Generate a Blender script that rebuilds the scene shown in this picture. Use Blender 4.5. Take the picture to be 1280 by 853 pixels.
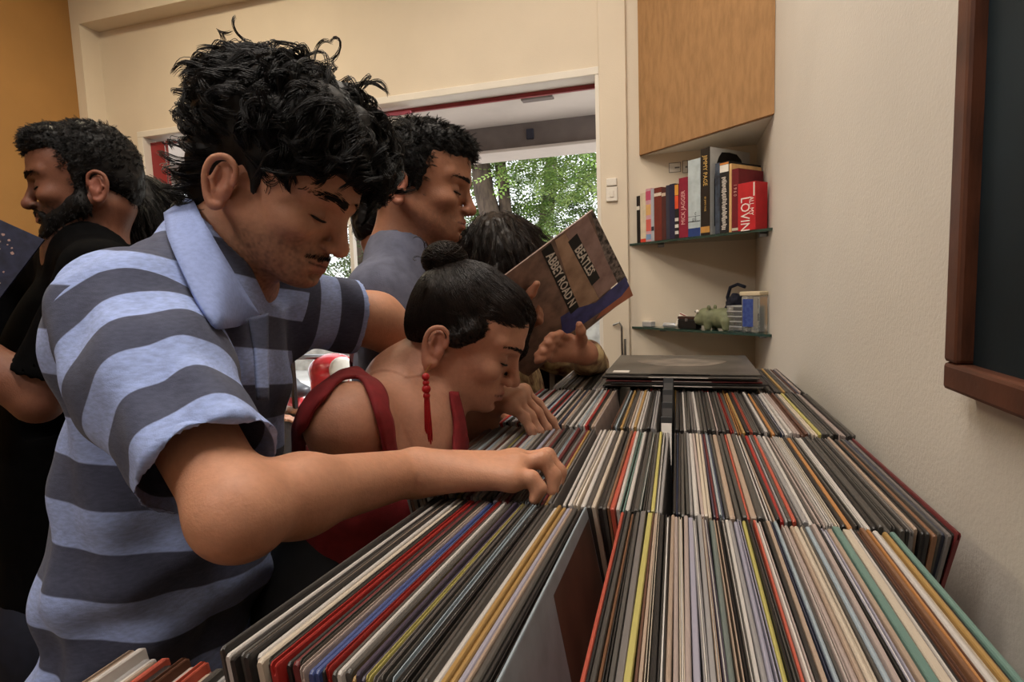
import bpy, bmesh, math, random
import numpy as np
from mathutils import Vector, Matrix
from math import sin, cos, tan, radians, pi, sqrt, atan2

for o in list(bpy.data.objects): bpy.data.objects.remove(o)
random.seed(7); RNG = np.random.default_rng(7)
SC = bpy.context.scene
COL = SC.collection

# ---------------------------------------------------------------- camera
CZ = 1.35                                   # eye height above the floor
FPX, YAW, PITCH, ROLL = 708.9, radians(16.5), radians(5.49), radians(-1.974)
fw = np.array([-sin(YAW)*cos(PITCH), cos(YAW)*cos(PITCH), -sin(PITCH)])
r0 = np.array([cos(YAW), sin(YAW), 0.]); u0 = np.cross(r0, fw)
RT = r0*cos(ROLL)+u0*sin(ROLL); UP = -r0*sin(ROLL)+u0*cos(ROLL)
cam = bpy.data.cameras.new('camera'); camo = bpy.data.objects.new('camera', cam); COL.objects.link(camo)
cam.sensor_width = 36; cam.lens = FPX/1280*36; cam.clip_start = .02; cam.clip_end = 200
camo.matrix_world = Matrix(((RT[0], UP[0], -fw[0], 0), (RT[1], UP[1], -fw[1], 0), (RT[2], UP[2], -fw[2], CZ), (0, 0, 0, 1)))
SC.camera = camo
def at(x, y, d):                            # photo pixel + distance along the lens axis -> point in the room
    return np.array([0, 0, CZ])+(fw+RT*(x-640)/FPX+UP*(426.5-y)/FPX)*d
def atY(x, y, Y):
    r = fw+RT*(x-640)/FPX+UP*(426.5-y)/FPX
    return np.array([0, 0, CZ])+r*(Y/r[1])
def atX(x, y, X):
    r = fw+RT*(x-640)/FPX+UP*(426.5-y)/FPX
    return np.array([0, 0, CZ])+r*(X/r[0])
def atZ(x, y, Z):
    r = fw+RT*(x-640)/FPX+UP*(426.5-y)/FPX
    return np.array([0, 0, CZ])+r*((Z-CZ)/r[2])

# ---------------------------------------------------------------- light
SC.view_settings.view_transform = 'Standard'
SC.view_settings.look = 'None'
SC.view_settings.exposure = 0.0
SC.view_settings.gamma = 1.0
SC.view_settings.use_curve_mapping = False
W = bpy.data.worlds.new('sky'); SC.world = W; W.use_nodes = True
nt = W.node_tree; nt.nodes.clear()
wo = nt.nodes.new('ShaderNodeOutputWorld'); bg = nt.nodes.new('ShaderNodeBackground'); sky = nt.nodes.new('ShaderNodeTexSky')
sky.sky_type = 'HOSEK_WILKIE'; sky.turbidity = 7; sky.ground_albedo = .4
sky.sun_direction = Vector((.35, .45, .82)).normalized()
mixw = nt.nodes.new('ShaderNodeMix'); mixw.data_type = 'RGBA'; mixw.inputs[0].default_value = .6
mixw.inputs[7].default_value = (1, 1, 1, 1)          # hazy overcast white
nt.links.new(sky.outputs[0], mixw.inputs[6]); nt.links.new(mixw.outputs[2], bg.inputs[0]); nt.links.new(bg.outputs[0], wo.inputs[0])
bg.inputs[1].default_value = 3.6
def sun(e, rot):
    l = bpy.data.lights.new('sun', 'SUN'); l.energy = e; l.angle = radians(4); o = bpy.data.objects.new('sun', l); COL.objects.link(o); o.rotation_euler = rot
    return o
sun(4.5, (radians(-38), radians(20), 0))
CEIL = 3.0
LAMPS = [  # ceiling lamps: x, y, watts, colour, size
    (-1.85, 1.35, 15, (1, .88, .66), (.6, .3)),
    (-.40, .38, 18, (1, .94, .86), (1.1, .25)),
    (-.35, 1.35, 8, (1, .93, .83), (.6, .3)),
    (-1.1, -.9, 16, (1, .95, .90), (.6, .3)),
]

# ---------------------------------------------------------------- materials
MATS = {}
def lin(c):
    c = [x/255 if max(c) > 1.001 else x for x in c]
    return [x/12.92 if x <= .04045 else ((x+.055)/1.055)**2.4 for x in c]
def mat(name, col, rough=.6, var=.12, scale=20, bump=0, bscale=200, metal=0, spec=.4, trans=0, ior=1.45, sheen=0, sss=0, col2=None, stretch=None, alpha=1, coat=0):
    if name in MATS: return MATS[name]
    m = bpy.data.materials.new(name); m.use_nodes = True; MATS[name] = m
    nt = m.node_tree; b = nt.nodes['Principled BSDF']
    c = lin(col); c2 = lin(col2) if col2 else [x*(1-var*2.2) for x in c]
    tc = nt.nodes.new('ShaderNodeTexCoord'); mp = nt.nodes.new('ShaderNodeMapping'); n = nt.nodes.new('ShaderNodeTexNoise')
    nt.links.new(tc.outputs['Object'], mp.inputs[0]); nt.links.new(mp.outputs[0], n.inputs[0])
    if stretch: mp.inputs['Scale'].default_value = stretch
    n.inputs['Scale'].default_value = scale; n.inputs['Detail'].default_value = 5
    r = nt.nodes.new('ShaderNodeValToRGB'); r.color_ramp.elements[0].position = .32; r.color_ramp.elements[1].position = .62
    r.color_ramp.elements[0].color = (*c2, 1); r.color_ramp.elements[1].color = (*c, 1)
    nt.links.new(n.outputs[0], r.inputs[0]); nt.links.new(r.outputs[0], b.inputs['Base Color'])
    b.inputs['Roughness'].default_value = rough; b.inputs['Metallic'].default_value = metal; b.inputs['Specular IOR Level'].default_value = spec
    b.inputs['Transmission Weight'].default_value = trans; b.inputs['IOR'].default_value = ior; b.inputs['Alpha'].default_value = alpha
    b.inputs['Coat Weight'].default_value = coat
    if sheen: b.inputs['Sheen Weight'].default_value = sheen
    if sss: b.inputs['Subsurface Weight'].default_value = sss; b.inputs['Subsurface Radius'].default_value = (.012, .004, .002)
    if bump:
        n2 = nt.nodes.new('ShaderNodeTexNoise'); n2.inputs['Scale'].default_value = bscale; n2.inputs['Detail'].default_value = 3
        nt.links.new(mp.outputs[0], n2.inputs[0])
        bp = nt.nodes.new('ShaderNodeBump'); bp.inputs['Strength'].default_value = bump; bp.inputs['Distance'].default_value = .002
        nt.links.new(n2.outputs[0], bp.inputs['Height']); nt.links.new(bp.outputs[0], b.inputs['Normal'])
    return m
def node(m, t): return m.node_tree.nodes.new(t)
def attr_mat(name, base_cols, rough=.6, bump=.1, bscale=300, sss=0, sheen=0, spec=.35, noise=.1, nscale=60):
    """material whose albedo comes from the mesh colour attribute 'tint' times fine noise"""
    if name in MATS: return MATS[name]
    m = mat(name, (255, 255, 255), rough, 0, 20, bump, bscale, sss=sss, sheen=sheen, spec=spec)
    nt = m.node_tree; b = nt.nodes['Principled BSDF']
    a = nt.nodes.new('ShaderNodeAttribute'); a.attribute_name = 'tint'
    n = nt.nodes.new('ShaderNodeTexNoise'); n.inputs['Scale'].default_value = nscale; n.inputs['Detail'].default_value = 6
    tc = nt.nodes.new('ShaderNodeTexCoord'); nt.links.new(tc.outputs['Object'], n.inputs[0])
    mr = nt.nodes.new('ShaderNodeMapRange'); mr.inputs[1].default_value = .3; mr.inputs[2].default_value = .7; mr.inputs[3].default_value = 1-noise; mr.inputs[4].default_value = 1+noise
    nt.links.new(n.outputs[0], mr.inputs[0])
    mx = nt.nodes.new('ShaderNodeVectorMath'); mx.operation = 'SCALE'
    nt.links.new(a.outputs['Color'], mx.inputs[0]); nt.links.new(mr.outputs[0], mx.inputs['Scale'])
    nt.links.new(mx.outputs[0], b.inputs['Base Color'])
    return m
def emis(name, col, s):
    m = bpy.data.materials.new(name); m.use_nodes = True; b = m.node_tree.nodes['Principled BSDF']
    b.inputs['Base Color'].default_value = (*lin(col), 1); b.inputs['Emission Color'].default_value = (*lin(col), 1); b.inputs['Emission Strength'].default_value = s
    return m

# ---------------------------------------------------------------- mesh helpers
def mesh(name, V, F, smooth=False):
    me = bpy.data.meshes.new(name); V = np.asarray(V, float)
    if isinstance(F, np.ndarray) and F.ndim == 2:
        n = F.shape[1]; me.vertices.add(len(V)); me.vertices.foreach_set('co', V.astype(np.float32).ravel())
        me.loops.add(F.size); me.loops.foreach_set('vertex_index', F.astype(np.int32).ravel())
        me.polygons.add(len(F)); me.polygons.foreach_set('loop_start', np.arange(0, F.size, n, dtype=np.int32))
        me.update(calc_edges=True)
    else:
        me.from_pydata([tuple(v) for v in V], [], [tuple(int(i) for i in f) for f in F])
    if smooth: me.polygons.foreach_set('use_smooth', np.ones(len(me.polygons), bool))
    me.validate(); me.update(); return me
def obj(name, me, m=None, parent=None, loc=None):
    o = bpy.data.objects.new(name, me); COL.objects.link(o)
    if m is not None and me is not None:
        me.materials.clear(); me.materials.append(m)
    if parent: o.parent = parent
    if loc is not None: o.location = loc
    return o
def empty(name, loc=(0, 0, 0)):
    o = bpy.data.objects.new(name, None); COL.objects.link(o); o.location = loc; o.empty_display_size = .05; return o
def tag(o, label=None, cat=None, group=None, kind=None):
    if label: o['label'] = label
    if cat: o['category'] = cat
    if group: o['group'] = group
    if kind: o['kind'] = kind
    return o
def under(child, parent):                   # parent while the child stays put (parent at a plain translation)
    child.parent = parent; child.matrix_parent_inverse = Matrix.Translation(parent.location).inverted(); return child
class MB:
    """collects boxes / tubes / prisms into one mesh"""
    def __init__(s): s.b = bmesh.new()
    def box(s, lo, hi, bev=0, M=None):
        r = bmesh.ops.create_cube(s.b, size=1); vs = r['verts']
        for v in vs: v.co = Vector([(l+h)/2+c*(h-l) for c, l, h in zip(v.co, lo, hi)])
        if bev:
            es = list({e for v in vs for e in v.link_edges})
            rr = bmesh.ops.bevel(s.b, geom=es, offset=bev, segments=2, affect='EDGES', profile=.5); vs = list({v for f in rr['faces'] for v in f.verts}|{v for v in vs if v.is_valid})
        if M is not None: bmesh.ops.transform(s.b, matrix=M, verts=vs)
        return s
    def prism(s, pts, z0, z1, ax=2):
        def P(p, z): return (p[0], p[1], z) if ax == 2 else ((p[0], z, p[1]) if ax == 1 else (z, p[0], p[1]))
        a = [s.b.verts.new(P(p, z0)) for p in pts]; c = [s.b.verts.new(P(p, z1)) for p in pts]; n = len(pts)
        s.b.faces.new(a[::-1]); s.b.faces.new(c)
        for i in range(n): s.b.faces.new((a[i], a[(i+1) % n], c[(i+1) % n], c[i]))
        bmesh.ops.recalc_face_normals(s.b, faces=s.b.faces[:]); return s
    def tube(s, pts, rad, n=8):
        V, F = sweep(np.array(pts, float), rad, n)
        vs = [s.b.verts.new(v) for v in V]
        for f in F:
            try: s.b.faces.new([vs[i] for i in f])
            except ValueError: pass
        return s
    def lathe(s, prof, n=20, M=None):
        rings = []
        for r, z in prof: rings.append([s.b.verts.new((r*cos(2*pi*i/n), r*sin(2*pi*i/n), z)) for i in range(n)])
        for a, c in zip(rings, rings[1:]):
            for i in range(n): s.b.faces.new((a[i], a[(i+1) % n], c[(i+1) % n], c[i]))
        s.b.faces.new(rings[0][::-1]); s.b.faces.new(rings[-1])
        if M is not None: bmesh.ops.transform(s.b, matrix=M, verts=[v for r in rings for v in r])
        return s
    def build(s, name, m=None, parent=None, smooth=False, loc=None):
        bmesh.ops.recalc_face_normals(s.b, faces=s.b.faces[:])
        me = bpy.data.meshes.new(name); s.b.to_mesh(me); s.b.free()
        if smooth: me.polygons.foreach_set('use_smooth', np.ones(len(me.polygons), bool))
        return obj(name, me, m, parent, loc)
def sweep(P, rad, n=8):
    P = np.asarray(P, float); k = len(P); rad = np.broadcast_to(np.asarray(rad, float), (k,))
    T = np.gradient(P, axis=0); T /= np.linalg.norm(T, axis=1)[:, None]+1e-12
    a = np.array([0, 0, 1.]) if abs(T[0][2]) < .9 else np.array([1., 0, 0])
    V = []; u = np.cross(T[0], a); u /= np.linalg.norm(u)
    for i in range(k):
        u = u-T[i]*(u@T[i]); u /= np.linalg.norm(u)+1e-12; w = np.cross(T[i], u)
        for j in range(n):
            t = 2*pi*j/n; V.append(P[i]+(u*cos(t)+w*sin(t))*rad[i])
    F = [(i*n+j, i*n+(j+1) % n, (i+1)*n+(j+1) % n, (i+1)*n+j) for i in range(k-1) for j in range(n)]
    F += [tuple(range(n))[::-1], tuple((k-1)*n+j for j in range(n))]
    return np.array(V), F
def strands(P, rad, n=3):
    """P: (N,K,3) paths, rad: (K,) or (N,K) -> one mesh of tubes"""
    N, K, _ = P.shape; T = np.gradient(P, axis=1); T /= np.linalg.norm(T, axis=2, keepdims=True)+1e-12
    a = np.where(np.abs(T[..., 2:3]) < .8, np.array([0, 0, 1.]), np.array([1., 0, 0]))
    u = np.cross(T, a); u /= np.linalg.norm(u, axis=2, keepdims=True)+1e-12; w = np.cross(T, u)
    rad = np.broadcast_to(np.asarray(rad, float), (N, K))[..., None]
    V = np.stack([P+(u*cos(2*pi*j/n)+w*sin(2*pi*j/n))*rad for j in range(n)], 2)     # N,K,n,3
    idx = np.arange(N*K*n).reshape(N, K, n); nx = np.roll(idx, -1, 2)
    F = np.stack([idx[:, :-1], nx[:, :-1], nx[:, 1:], idx[:, 1:]], -1).reshape(-1, 4)
    return V.reshape(-1, 3), F

# ---------------------------------------------------------------- organic modelling: blended distance field -> one continuous surface
class Field:
    def __init__(s): s.p = []
    def _add(s, f, lo, hi, op, k): s.p.append((f, np.array(lo)-abs(k)*1.2-.004, np.array(hi)+abs(k)*1.2+.004, op, k)); return s
    def cone(s, a, b, ra, rb, k=.02, op='+', flat=None, fs=1.):
        a = np.array(a, float); b = np.array(b, float); ab = b-a; L = ab@ab+1e-12
        if flat is not None: n = np.array(flat, float); n /= np.linalg.norm(n)
        def f(p):
            q = p-a; t = np.clip((q@ab)/L, 0, 1); q = q-t[..., None]*ab
            if flat is not None: q = q+n*((q@n)*(1/fs-1))[..., None]
            d = np.sqrt((q*q).sum(-1))-(ra+(rb-ra)*t)
            return d*(min(fs, 1) if flat is not None else 1)
        R = max(ra, rb)*(max(fs, 1) if flat is not None else 1)
        return s._add(f, np.minimum(a, b)-R, np.maximum(a, b)+R, op, k)
    def chain(s, pts, rs, k=.02, op='+', flat=None, fs=1.):
        for i in range(len(pts)-1): s.cone(pts[i], pts[i+1], rs[i], rs[i+1], k, op, flat, fs)
        return s
    def ell(s, c, r, k=.02, op='+', R=None):
        c = np.array(c, float); r = np.array(r, float); R = np.eye(3) if R is None else np.array(R, float)   # columns = local axes
        def f(p):
            q = (p-c)@R; a = q/r; k0 = np.sqrt((a*a).sum(-1)); k1 = np.sqrt(((a/r)**2).sum(-1))+1e-9
            return np.where(k0 < 1e-6, -r.min(), k0*(k0-1)/k1)
        e = np.sqrt(((R*r)**2).sum(1))
        return s._add(f, c-e, c+e, op, k)
    def plane(s, pt, n, lo, hi, k=.004, op='-'):           # remove everything on the +n side, inside lo..hi
        pt = np.array(pt, float); n = np.array(n, float); n /= np.linalg.norm(n)
        return s._add(lambda p: -((p-pt)@n), lo, hi, op, k)
    def func(s, f, lo, hi, op='+', k=.01): return s._add(f, lo, hi, op, k)
    def frame(s, M, t, sc=1., flip=False):                 # copy of the field moved by x -> M x * sc + t
        g = Field(); M = np.array(M, float); t = np.array(t, float)
        for f, lo, hi, op, k in s.p:
            cs = np.array([[(lo, hi)[i][0], (lo, hi)[j][1], (lo, hi)[l][2]] for i in (0, 1) for j in (0, 1) for l in (0, 1)])@M.T*sc+t
            g.p.append(((lambda p, f=f: f(((p-t)/sc)@M)*sc), cs.min(0), cs.max(0), op, k*sc))
        return g
    def extend(s, o): s.p += o.p; return s
    def bounds(s):
        return np.min([p[1] for p in s.p if p[3] == '+'], 0), np.max([p[2] for p in s.p if p[3] == '+'], 0)
    def values(s, lo, hi, h):
        lo = np.array(lo, float); n = np.maximum(np.ceil((np.array(hi)-lo)/h).astype(int)+1, 3)
        ax = [lo[i]+h*np.arange(n[i]) for i in range(3)]
        D = np.full(n, 9., np.float32)
        for f, a, b, op, k in s.p:
            i0 = np.maximum(np.floor((a-lo)/h).astype(int), 0); i1 = np.minimum(np.ceil((b-lo)/h).astype(int)+1, n)
            if (i1 <= i0).any(): continue
            P = np.stack(np.meshgrid(*[ax[i][i0[i]:i1[i]] for i in range(3)], indexing='ij'), -1)
            d = f(P); S = tuple(slice(i0[i], i1[i]) for i in range(3)); A = D[S]
            if op == '+':
                hh = np.clip(.5+.5*(A-d)/k, 0, 1); D[S] = A*(1-hh)+d*hh-k*hh*(1-hh)
            elif op == '-':
                hh = np.clip(.5-.5*(A+d)/k, 0, 1); D[S] = A*(1-hh)+(-d)*hh+k*hh*(1-hh)
        return D, lo
    def ev(s, P):
        D = np.full(P.shape[:-1], 9.)
        for f, a, b, op, k in s.p:
            m = ((P >= a) & (P <= b)).all(-1)
            if not m.any(): continue
            d = f(P[m]); A = D[m]
            if op == '+': hh = np.clip(.5+.5*(A-d)/k, 0, 1); D[m] = A*(1-hh)+d*hh-k*hh*(1-hh)
            else: hh = np.clip(.5-.5*(A+d)/k, 0, 1); D[m] = A*(1-hh)-d*hh+k*hh*(1-hh)
        return D
    def on(s, px, py, off=0., near=.3, far=2.5, dflt=None):
        """point of the surface seen through photo pixel (px,py), lifted by off towards the lens"""
        d = np.linspace(near, far, 1400); r = fw+RT*(px-640)/FPX+UP*(426.5-py)/FPX
        v = s.ev(np.array([0, 0, CZ])+r*d[:, None]); i = np.argmax(v < 0)
        if v[i] >= 0: return at(px, py, dflt)
        return at(px, py, d[i]-off)
    def surf(s, h, lo=None, hi=None):
        L, H = s.bounds()
        D, o = s.values(L if lo is None else np.maximum(L, lo), H if hi is None else np.minimum(H, hi), h)
        return nets(D, o, h)
def nets(D, o, h):
    S = D < 0; n = D.shape
    c = np.zeros(tuple(x-1 for x in n), np.int8)
    for i in (0, 1):
        for j in (0, 1):
            for k in (0, 1): c += S[i:n[0]-1+i, j:n[1]-1+j, k:n[2]-1+k]
    act = (c > 0) & (c < 8); I = np.argwhere(act); idx = np.full(act.shape, -1, np.int64); idx[act] = np.arange(len(I))
    acc = np.zeros((len(I), 3)); cnt = np.zeros(len(I))
    E = [((0, 0, 0), a) for a in range(3)]
    for a in range(3):
        b1, b2 = [x for x in range(3) if x != a]
        for u in (0, 1):
            for v in (0, 1):
                off = np.zeros(3, int); off[b1] = u; off[b2] = v; p = I+off; q = p.copy(); q[:, a] += 1
                d0 = D[tuple(p.T)]; d1 = D[tuple(q.T)]; m = (d0 < 0) != (d1 < 0)
                t = np.where(m, d0/(d0-d1+1e-12), 0); pt = np.broadcast_to(off, I.shape).astype(float).copy(); pt[:, a] += t
                acc[m] += pt[m]; cnt[m] += 1
    V = o+h*(I+acc/cnt[:, None]); Q = []
    for a in range(3):
        b1, b2 = (a+1) % 3, (a+2) % 3
        s0 = [slice(1, n[i]-1) for i in range(3)]; s0[a] = slice(0, n[a]-1); s1 = list(s0); s1[a] = slice(1, n[a])
        A = S[tuple(s0)]; B = S[tuple(s1)]; m = np.argwhere(A != B)
        if not len(m): continue
        base = m.copy(); 
        for i in range(3):
            if i != a: base[:, i] += 1
        fl = A[tuple(m.T)]
        def g(du, dv):
            q = base.copy(); q[:, b1] -= du; q[:, b2] -= dv; return idx[tuple(q.T)]
        q = np.stack([g(0, 0), g(1, 0), g(1, 1), g(0, 1)], 1); q[~fl] = q[~fl][:, ::-1]
        Q.append(q)
    return V, np.concatenate(Q)
def vnoise(p, s, seed=0):
    """smooth value noise, about -1..1"""
    p = np.asarray(p)*s+seed*17.31; i = np.floor(p).astype(np.int64); f = p-i; f = f*f*(3-2*f)
    def hsh(a, b, c):
        x = (a*374761393+b*668265263+c*2147483647+seed*1274126177) & 0xffffffff
        x = ((x ^ (x >> 13))*1274126177) & 0xffffffff
        return ((x ^ (x >> 16)) & 0xffff)/32767.5-1
    r = 0
    for a in (0, 1):
        for b in (0, 1):
            for c in (0, 1):
                w = (f[..., 0] if a else 1-f[..., 0])*(f[..., 1] if b else 1-f[..., 1])*(f[..., 2] if c else 1-f[..., 2])
                r = r+w*hsh(i[..., 0]+a, i[..., 1]+b, i[..., 2]+c)
    return r
def vnormals(V, F):
    n = np.cross(V[F[:, 2]]-V[F[:, 0]], V[F[:, 3]]-V[F[:, 1]]); N = np.zeros_like(V)
    for j in range(4): np.add.at(N, F[:, j], n)
    return N/(np.linalg.norm(N, axis=1)[:, None]+1e-12)
def tint(me, C):
    a = me.color_attributes.new('tint', 'FLOAT_COLOR', 'POINT'); C = np.c_[C, np.ones(len(C))].astype(np.float32); a.data.foreach_set('color', C.ravel())
def join(parts):
    Vs, Fs, n = [], [], 0
    for V, F in parts: Vs.append(V); Fs.append(F+n); n += len(V)
    return np.concatenate(Vs), np.concatenate(Fs)
def text_curve(name, body, size, m, parent, M, extrude=.0004, bold=0, sx=1.):
    cu = bpy.data.curves.new(name, 'FONT'); cu.body = body; cu.size = size; cu.extrude = extrude; cu.offset = bold; cu.align_x = 'CENTER'; cu.align_y = 'CENTER'; cu.resolution_u = 2
    tmp = bpy.data.objects.new(name, cu); COL.objects.link(tmp)
    bpy.context.view_layer.update()
    me = bpy.data.meshes.new_from_object(tmp); bpy.data.objects.remove(tmp)
    me.transform(M @ Matrix.Diagonal((sx, 1, 1, 1)))
    return obj(name, me, m, parent)
# ================================================================ the room
WX, BY, LX, RY = .275, 2.30, -2.85, -2.6     # right wall, back wall, left wall, wall behind the camera
M_WALL = mat('wall_paint', (220, 207, 188), .75, .03, 3, .25, 220)
M_WALLR = mat('wall_paint_right', (206, 198, 187), .75, .03, 3, .3, 220)
M_TAN = mat('tan_paint', (160, 118, 66), .75, .05, 4, .3, 260)
M_WHITE = mat('white_paint', (228, 222, 212), .6, .03, 6, .1)
M_FLOOR = mat('floor_tile', (120, 104, 88), .45, .12, 5)
M_CEIL = mat('ceiling_paint', (225, 218, 204), .8, .02, 4)
def struct(o): o['kind'] = 'structure'; return o
T = .12
struct(MB().box((LX-T, RY-T, -.06), (WX+T, BY+T, 0)).build('floor', M_FLOOR))
struct(MB().box((LX-T, RY-T, CEIL), (WX+T, BY+T, CEIL+.1)).build('ceiling', M_CEIL))
struct(MB().box((WX, RY-T, 0), (WX+T, BY+T, CEIL)).build('wall_right', M_WALLR))
struct(MB().box((LX-T, RY-T, 0), (LX, BY+T, CEIL)).build('wall_left', M_TAN))
struct(MB().box((LX, RY-T, 0), (WX, RY, CEIL)).build('wall_rear', M_WALL))
OX0, OX1, OZ = -2.60, -.292, CZ+.835           # opening in the back wall
wb = MB(); wb.box((LX, BY, 0), (OX0, BY+T, CEIL)); wb.box((OX1, BY, 0), (WX, BY+T, CEIL)); wb.box((OX0, BY, OZ), (OX1, BY+T, CEIL))
wb.box((OX0, BY, 0), (OX0+1.16, BY+T, .32))
struct(wb.build('wall_back', M_WALL))
struct(MB().box((LX, BY-.1, CZ+1.345), (-.19, BY, CEIL)).build('trim_1', M_WALL))            # soffit above the shop front
struct(MB().box((LX, BY-.1, 0), (LX+.055, BY, CZ+1.345)).build('trim_2', M_WALL))             # pilaster in the left corner
struct(MB().box((-.292, BY-.022, 0), (-.188, BY, CZ+1.345), .004).build('trim_3', M_WALL))    # flat casing right of the opening
# shop front: casing, red strip, mullion, glazing
M_RED = mat('red_paint', (150, 54, 58), .5, .1, 8)
M_GLASS = mat('clear_glass', (250, 252, 252), .02, 0, 5, trans=1, ior=1.45, spec=.4)
M_STEEL = mat('brushed_steel', (150, 152, 156), .3, .08, 30, metal=1)
M_DARKM = mat('dark_metal', (40, 40, 44), .4, .1, 20, metal=.8)
cs = MB(); cs.box((OX0, BY-.012, OZ-.03), (OX1, BY+.1, OZ), .003); cs.box((OX0, BY-.012, 0), (OX0+.035, BY+.1, OZ-.03), .003); cs.box((OX1-.016, BY-.01, 0), (OX1, BY+.1, OZ-.03), .002)
w1 = struct(cs.build('window_1', M_WHITE))
MB().box((OX0+.036, BY+.085, OZ-.048), (OX1-.018, BY+.1, OZ-.031)).build('red_strip', M_RED, w1)
MB().box((OX0+.036, BY+.03, .32), (OX0+.12, BY+.06, OZ-.049)).build('red_post', M_RED, w1)
MB().box((OX0+.125, BY+.03, .325), (-1.455, BY+.038, OZ-.05)).build('glass_pane', M_GLASS, w1)
MB().box((-1.45, BY+.02, 0), (-1.43, BY+.05, OZ-.05), .002).build('mullion', M_WHITE, w1)
# open glass door leaf, swung outward, its steel edge seen beside the striped shirt
dm = MB(); p = atY(366, 480, BY+.55); 
dm.box((p[0]-.012, BY+.545, .02), (p[0]+.012, BY+.575, OZ-.06), .003)
d1 = struct(dm.build('door_1', M_DARKM))
MB().box((p[0]-.003, BY+.13, .03), (p[0]+.003, BY+.545, OZ-.07)).build('glass_pane', M_GLASS, d1)
MB().tube([(p[0]-.012, BY+.5, 1.0), (p[0]-.05, BY+.5, 1.0), (p[0]-.05, BY+.5, 1.3), (p[0]-.012, BY+.5, 1.3)], .009).build('door_handle', M_STEEL, d1)
# ceiling lamps
for i, (x, y, w, c, s) in enumerate(LAMPS):
    e = empty('ceiling_lamp', (x, y, CEIL))
    tag(e, ['warm rectangular ceiling lamp near the tan wall', 'long pale ceiling lamp above the record bins', 'small warm ceiling lamp near the shop window', 'pale ceiling lamp in the room behind the camera'][i], 'ceiling lamp')
    b = MB(); b.box((-s[0]/2-.02, -s[1]/2-.02, -.05), (s[0]/2+.02, s[1]/2+.02, 0), .006); b.build('housing', M_WHITE, e)
    b = MB(); b.box((-s[0]/2, -s[1]/2, -.056), (s[0]/2, s[1]/2, -.0505)); b.build('diffuser', emis('lamp_glow%d' % i, [int(255*q) for q in c], 6), e)
    l = bpy.data.lights.new('lamp_light', 'AREA'); l.shape = 'RECTANGLE'; l.size, l.size_y = s; l.energy = w; l.color = c
    lo = bpy.data.objects.new('lamp_light', l); COL.objects.link(lo); lo.parent = e; lo.location = (0, 0, -.065)
# corner cupboard above the shelves
M_CORK = mat('cork_brown_board', (166, 126, 84), .8, .10, 60, .5, 300, stretch=(1, 1, .25))
A = atY(800, 195, BY)[:2]; Bp = atX(967, 143, WX)[:2]; zc = (atY(800, 195, BY)[2]+atX(967, 143, WX)[2])/2
cb = empty('corner_cupboard', (A[0], A[1], zc)); tag(cb, 'brown corner wall cupboard above the book shelf', 'cupboard')
b = MB(); b.prism([(A[0]+.02, A[1]-.0005), (Bp[0]-.0005, Bp[1]+.02), (WX-.0005, BY-.0005)], zc, CEIL-.01); under(b.build('body', M_WHITE), cb)
dv = np.array([Bp[0]-A[0], Bp[1]-A[1]]); dv /= np.linalg.norm(dv); nv = np.array([-dv[1], dv[0]]); nv = -nv if nv[1] > 0 else nv
q = [A+dv*.0, Bp-dv*.004, Bp-dv*.004+nv*.018, A+nv*.018]
b = MB(); b.prism([(A[0], A[1]-.001), (Bp[0]-.001, Bp[1]), (Bp[0]-.001, Bp[1]-.022), (A[0]-.001, A[1]-.020)], zc-.002, CEIL-.012); under(b.build('door', M_CORK), cb)
# two triangular glass shelves
M_SHELF = mat('green_edge_glass', (70, 100, 92), .08, .05, 5, trans=.55, spec=.5)
def shelf(pl, pr, label):
    L_ = atY(*pl, BY); R_ = atX(*pr, WX); z = (L_[2]+R_[2])/2
    e = empty('corner_shelf', (WX-.1, BY-.1, z)); tag(e, label, 'shelf')
    b = MB(); b.prism([(L_[0], BY-.0005), (R_[0]-.0005, R_[1]), (WX-.0005, BY-.0005)], z-.008, z); under(b.build('glass_plate', M_SHELF), e)
    for x, y in ((L_[0]+.12, BY-.012), (WX-.014, R_[1]+.1)):
        b = MB(); b.box((x-.012, y-.01, z-.02), (x+.012, y+.0115, z-.0085), .002); under(b.build('bracket', M_STEEL), e)
    return L_, R_, z
S1 = shelf((787, 304), (966, 286), 'upper triangular glass corner shelf holding the books')
S2 = shelf((790, 407), (965, 420), 'lower triangular glass corner shelf with the small trinkets')
# chalkboard on the right wall
M_WOOD = mat('dark_wood', (92, 52, 34), .5, .25, 14, .15, 80, stretch=(6, 1, 1))
M_CHALK = mat('chalkboard_slate', (26, 38, 44), .6, .0, 4, .05, col2=(15, 22, 26), spec=.2)
y1 = atX(1177, 485, WX-.026)[1]; zb = atX(1176, 485, WX-.026)[2]; cbd = empty('chalkboard', (WX, y1, zb)); tag(cbd, 'dark slate chalkboard in a brown wooden frame on the wall', 'chalkboard')
yN = -.35; fwid = .027; zt = zb+1.0
def cbx(n, lo, hi, m, bev=.004): under(MB().box(lo, hi, bev).build(n, m), cbd)
cbx('slate', (WX-.012, yN+fwid, zb+fwid), (WX-.001, y1-fwid, zt-fwid), M_CHALK, 0)
cbx('frame_rail', (WX-.026, yN, zb), (WX-.0005, y1, zb+fwid), M_WOOD); cbx('frame_rail', (WX-.026, yN, zt-fwid), (WX-.0005, y1, zt), M_WOOD)
cbx('frame_stile', (WX-.026, y1-fwid, zb+fwid), (WX-.0005, y1, zt-fwid), M_WOOD); cbx('frame_stile', (WX-.026, yN, zb+fwid), (WX-.0005, yN+fwid, zt-fwid), M_WOOD)
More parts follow.
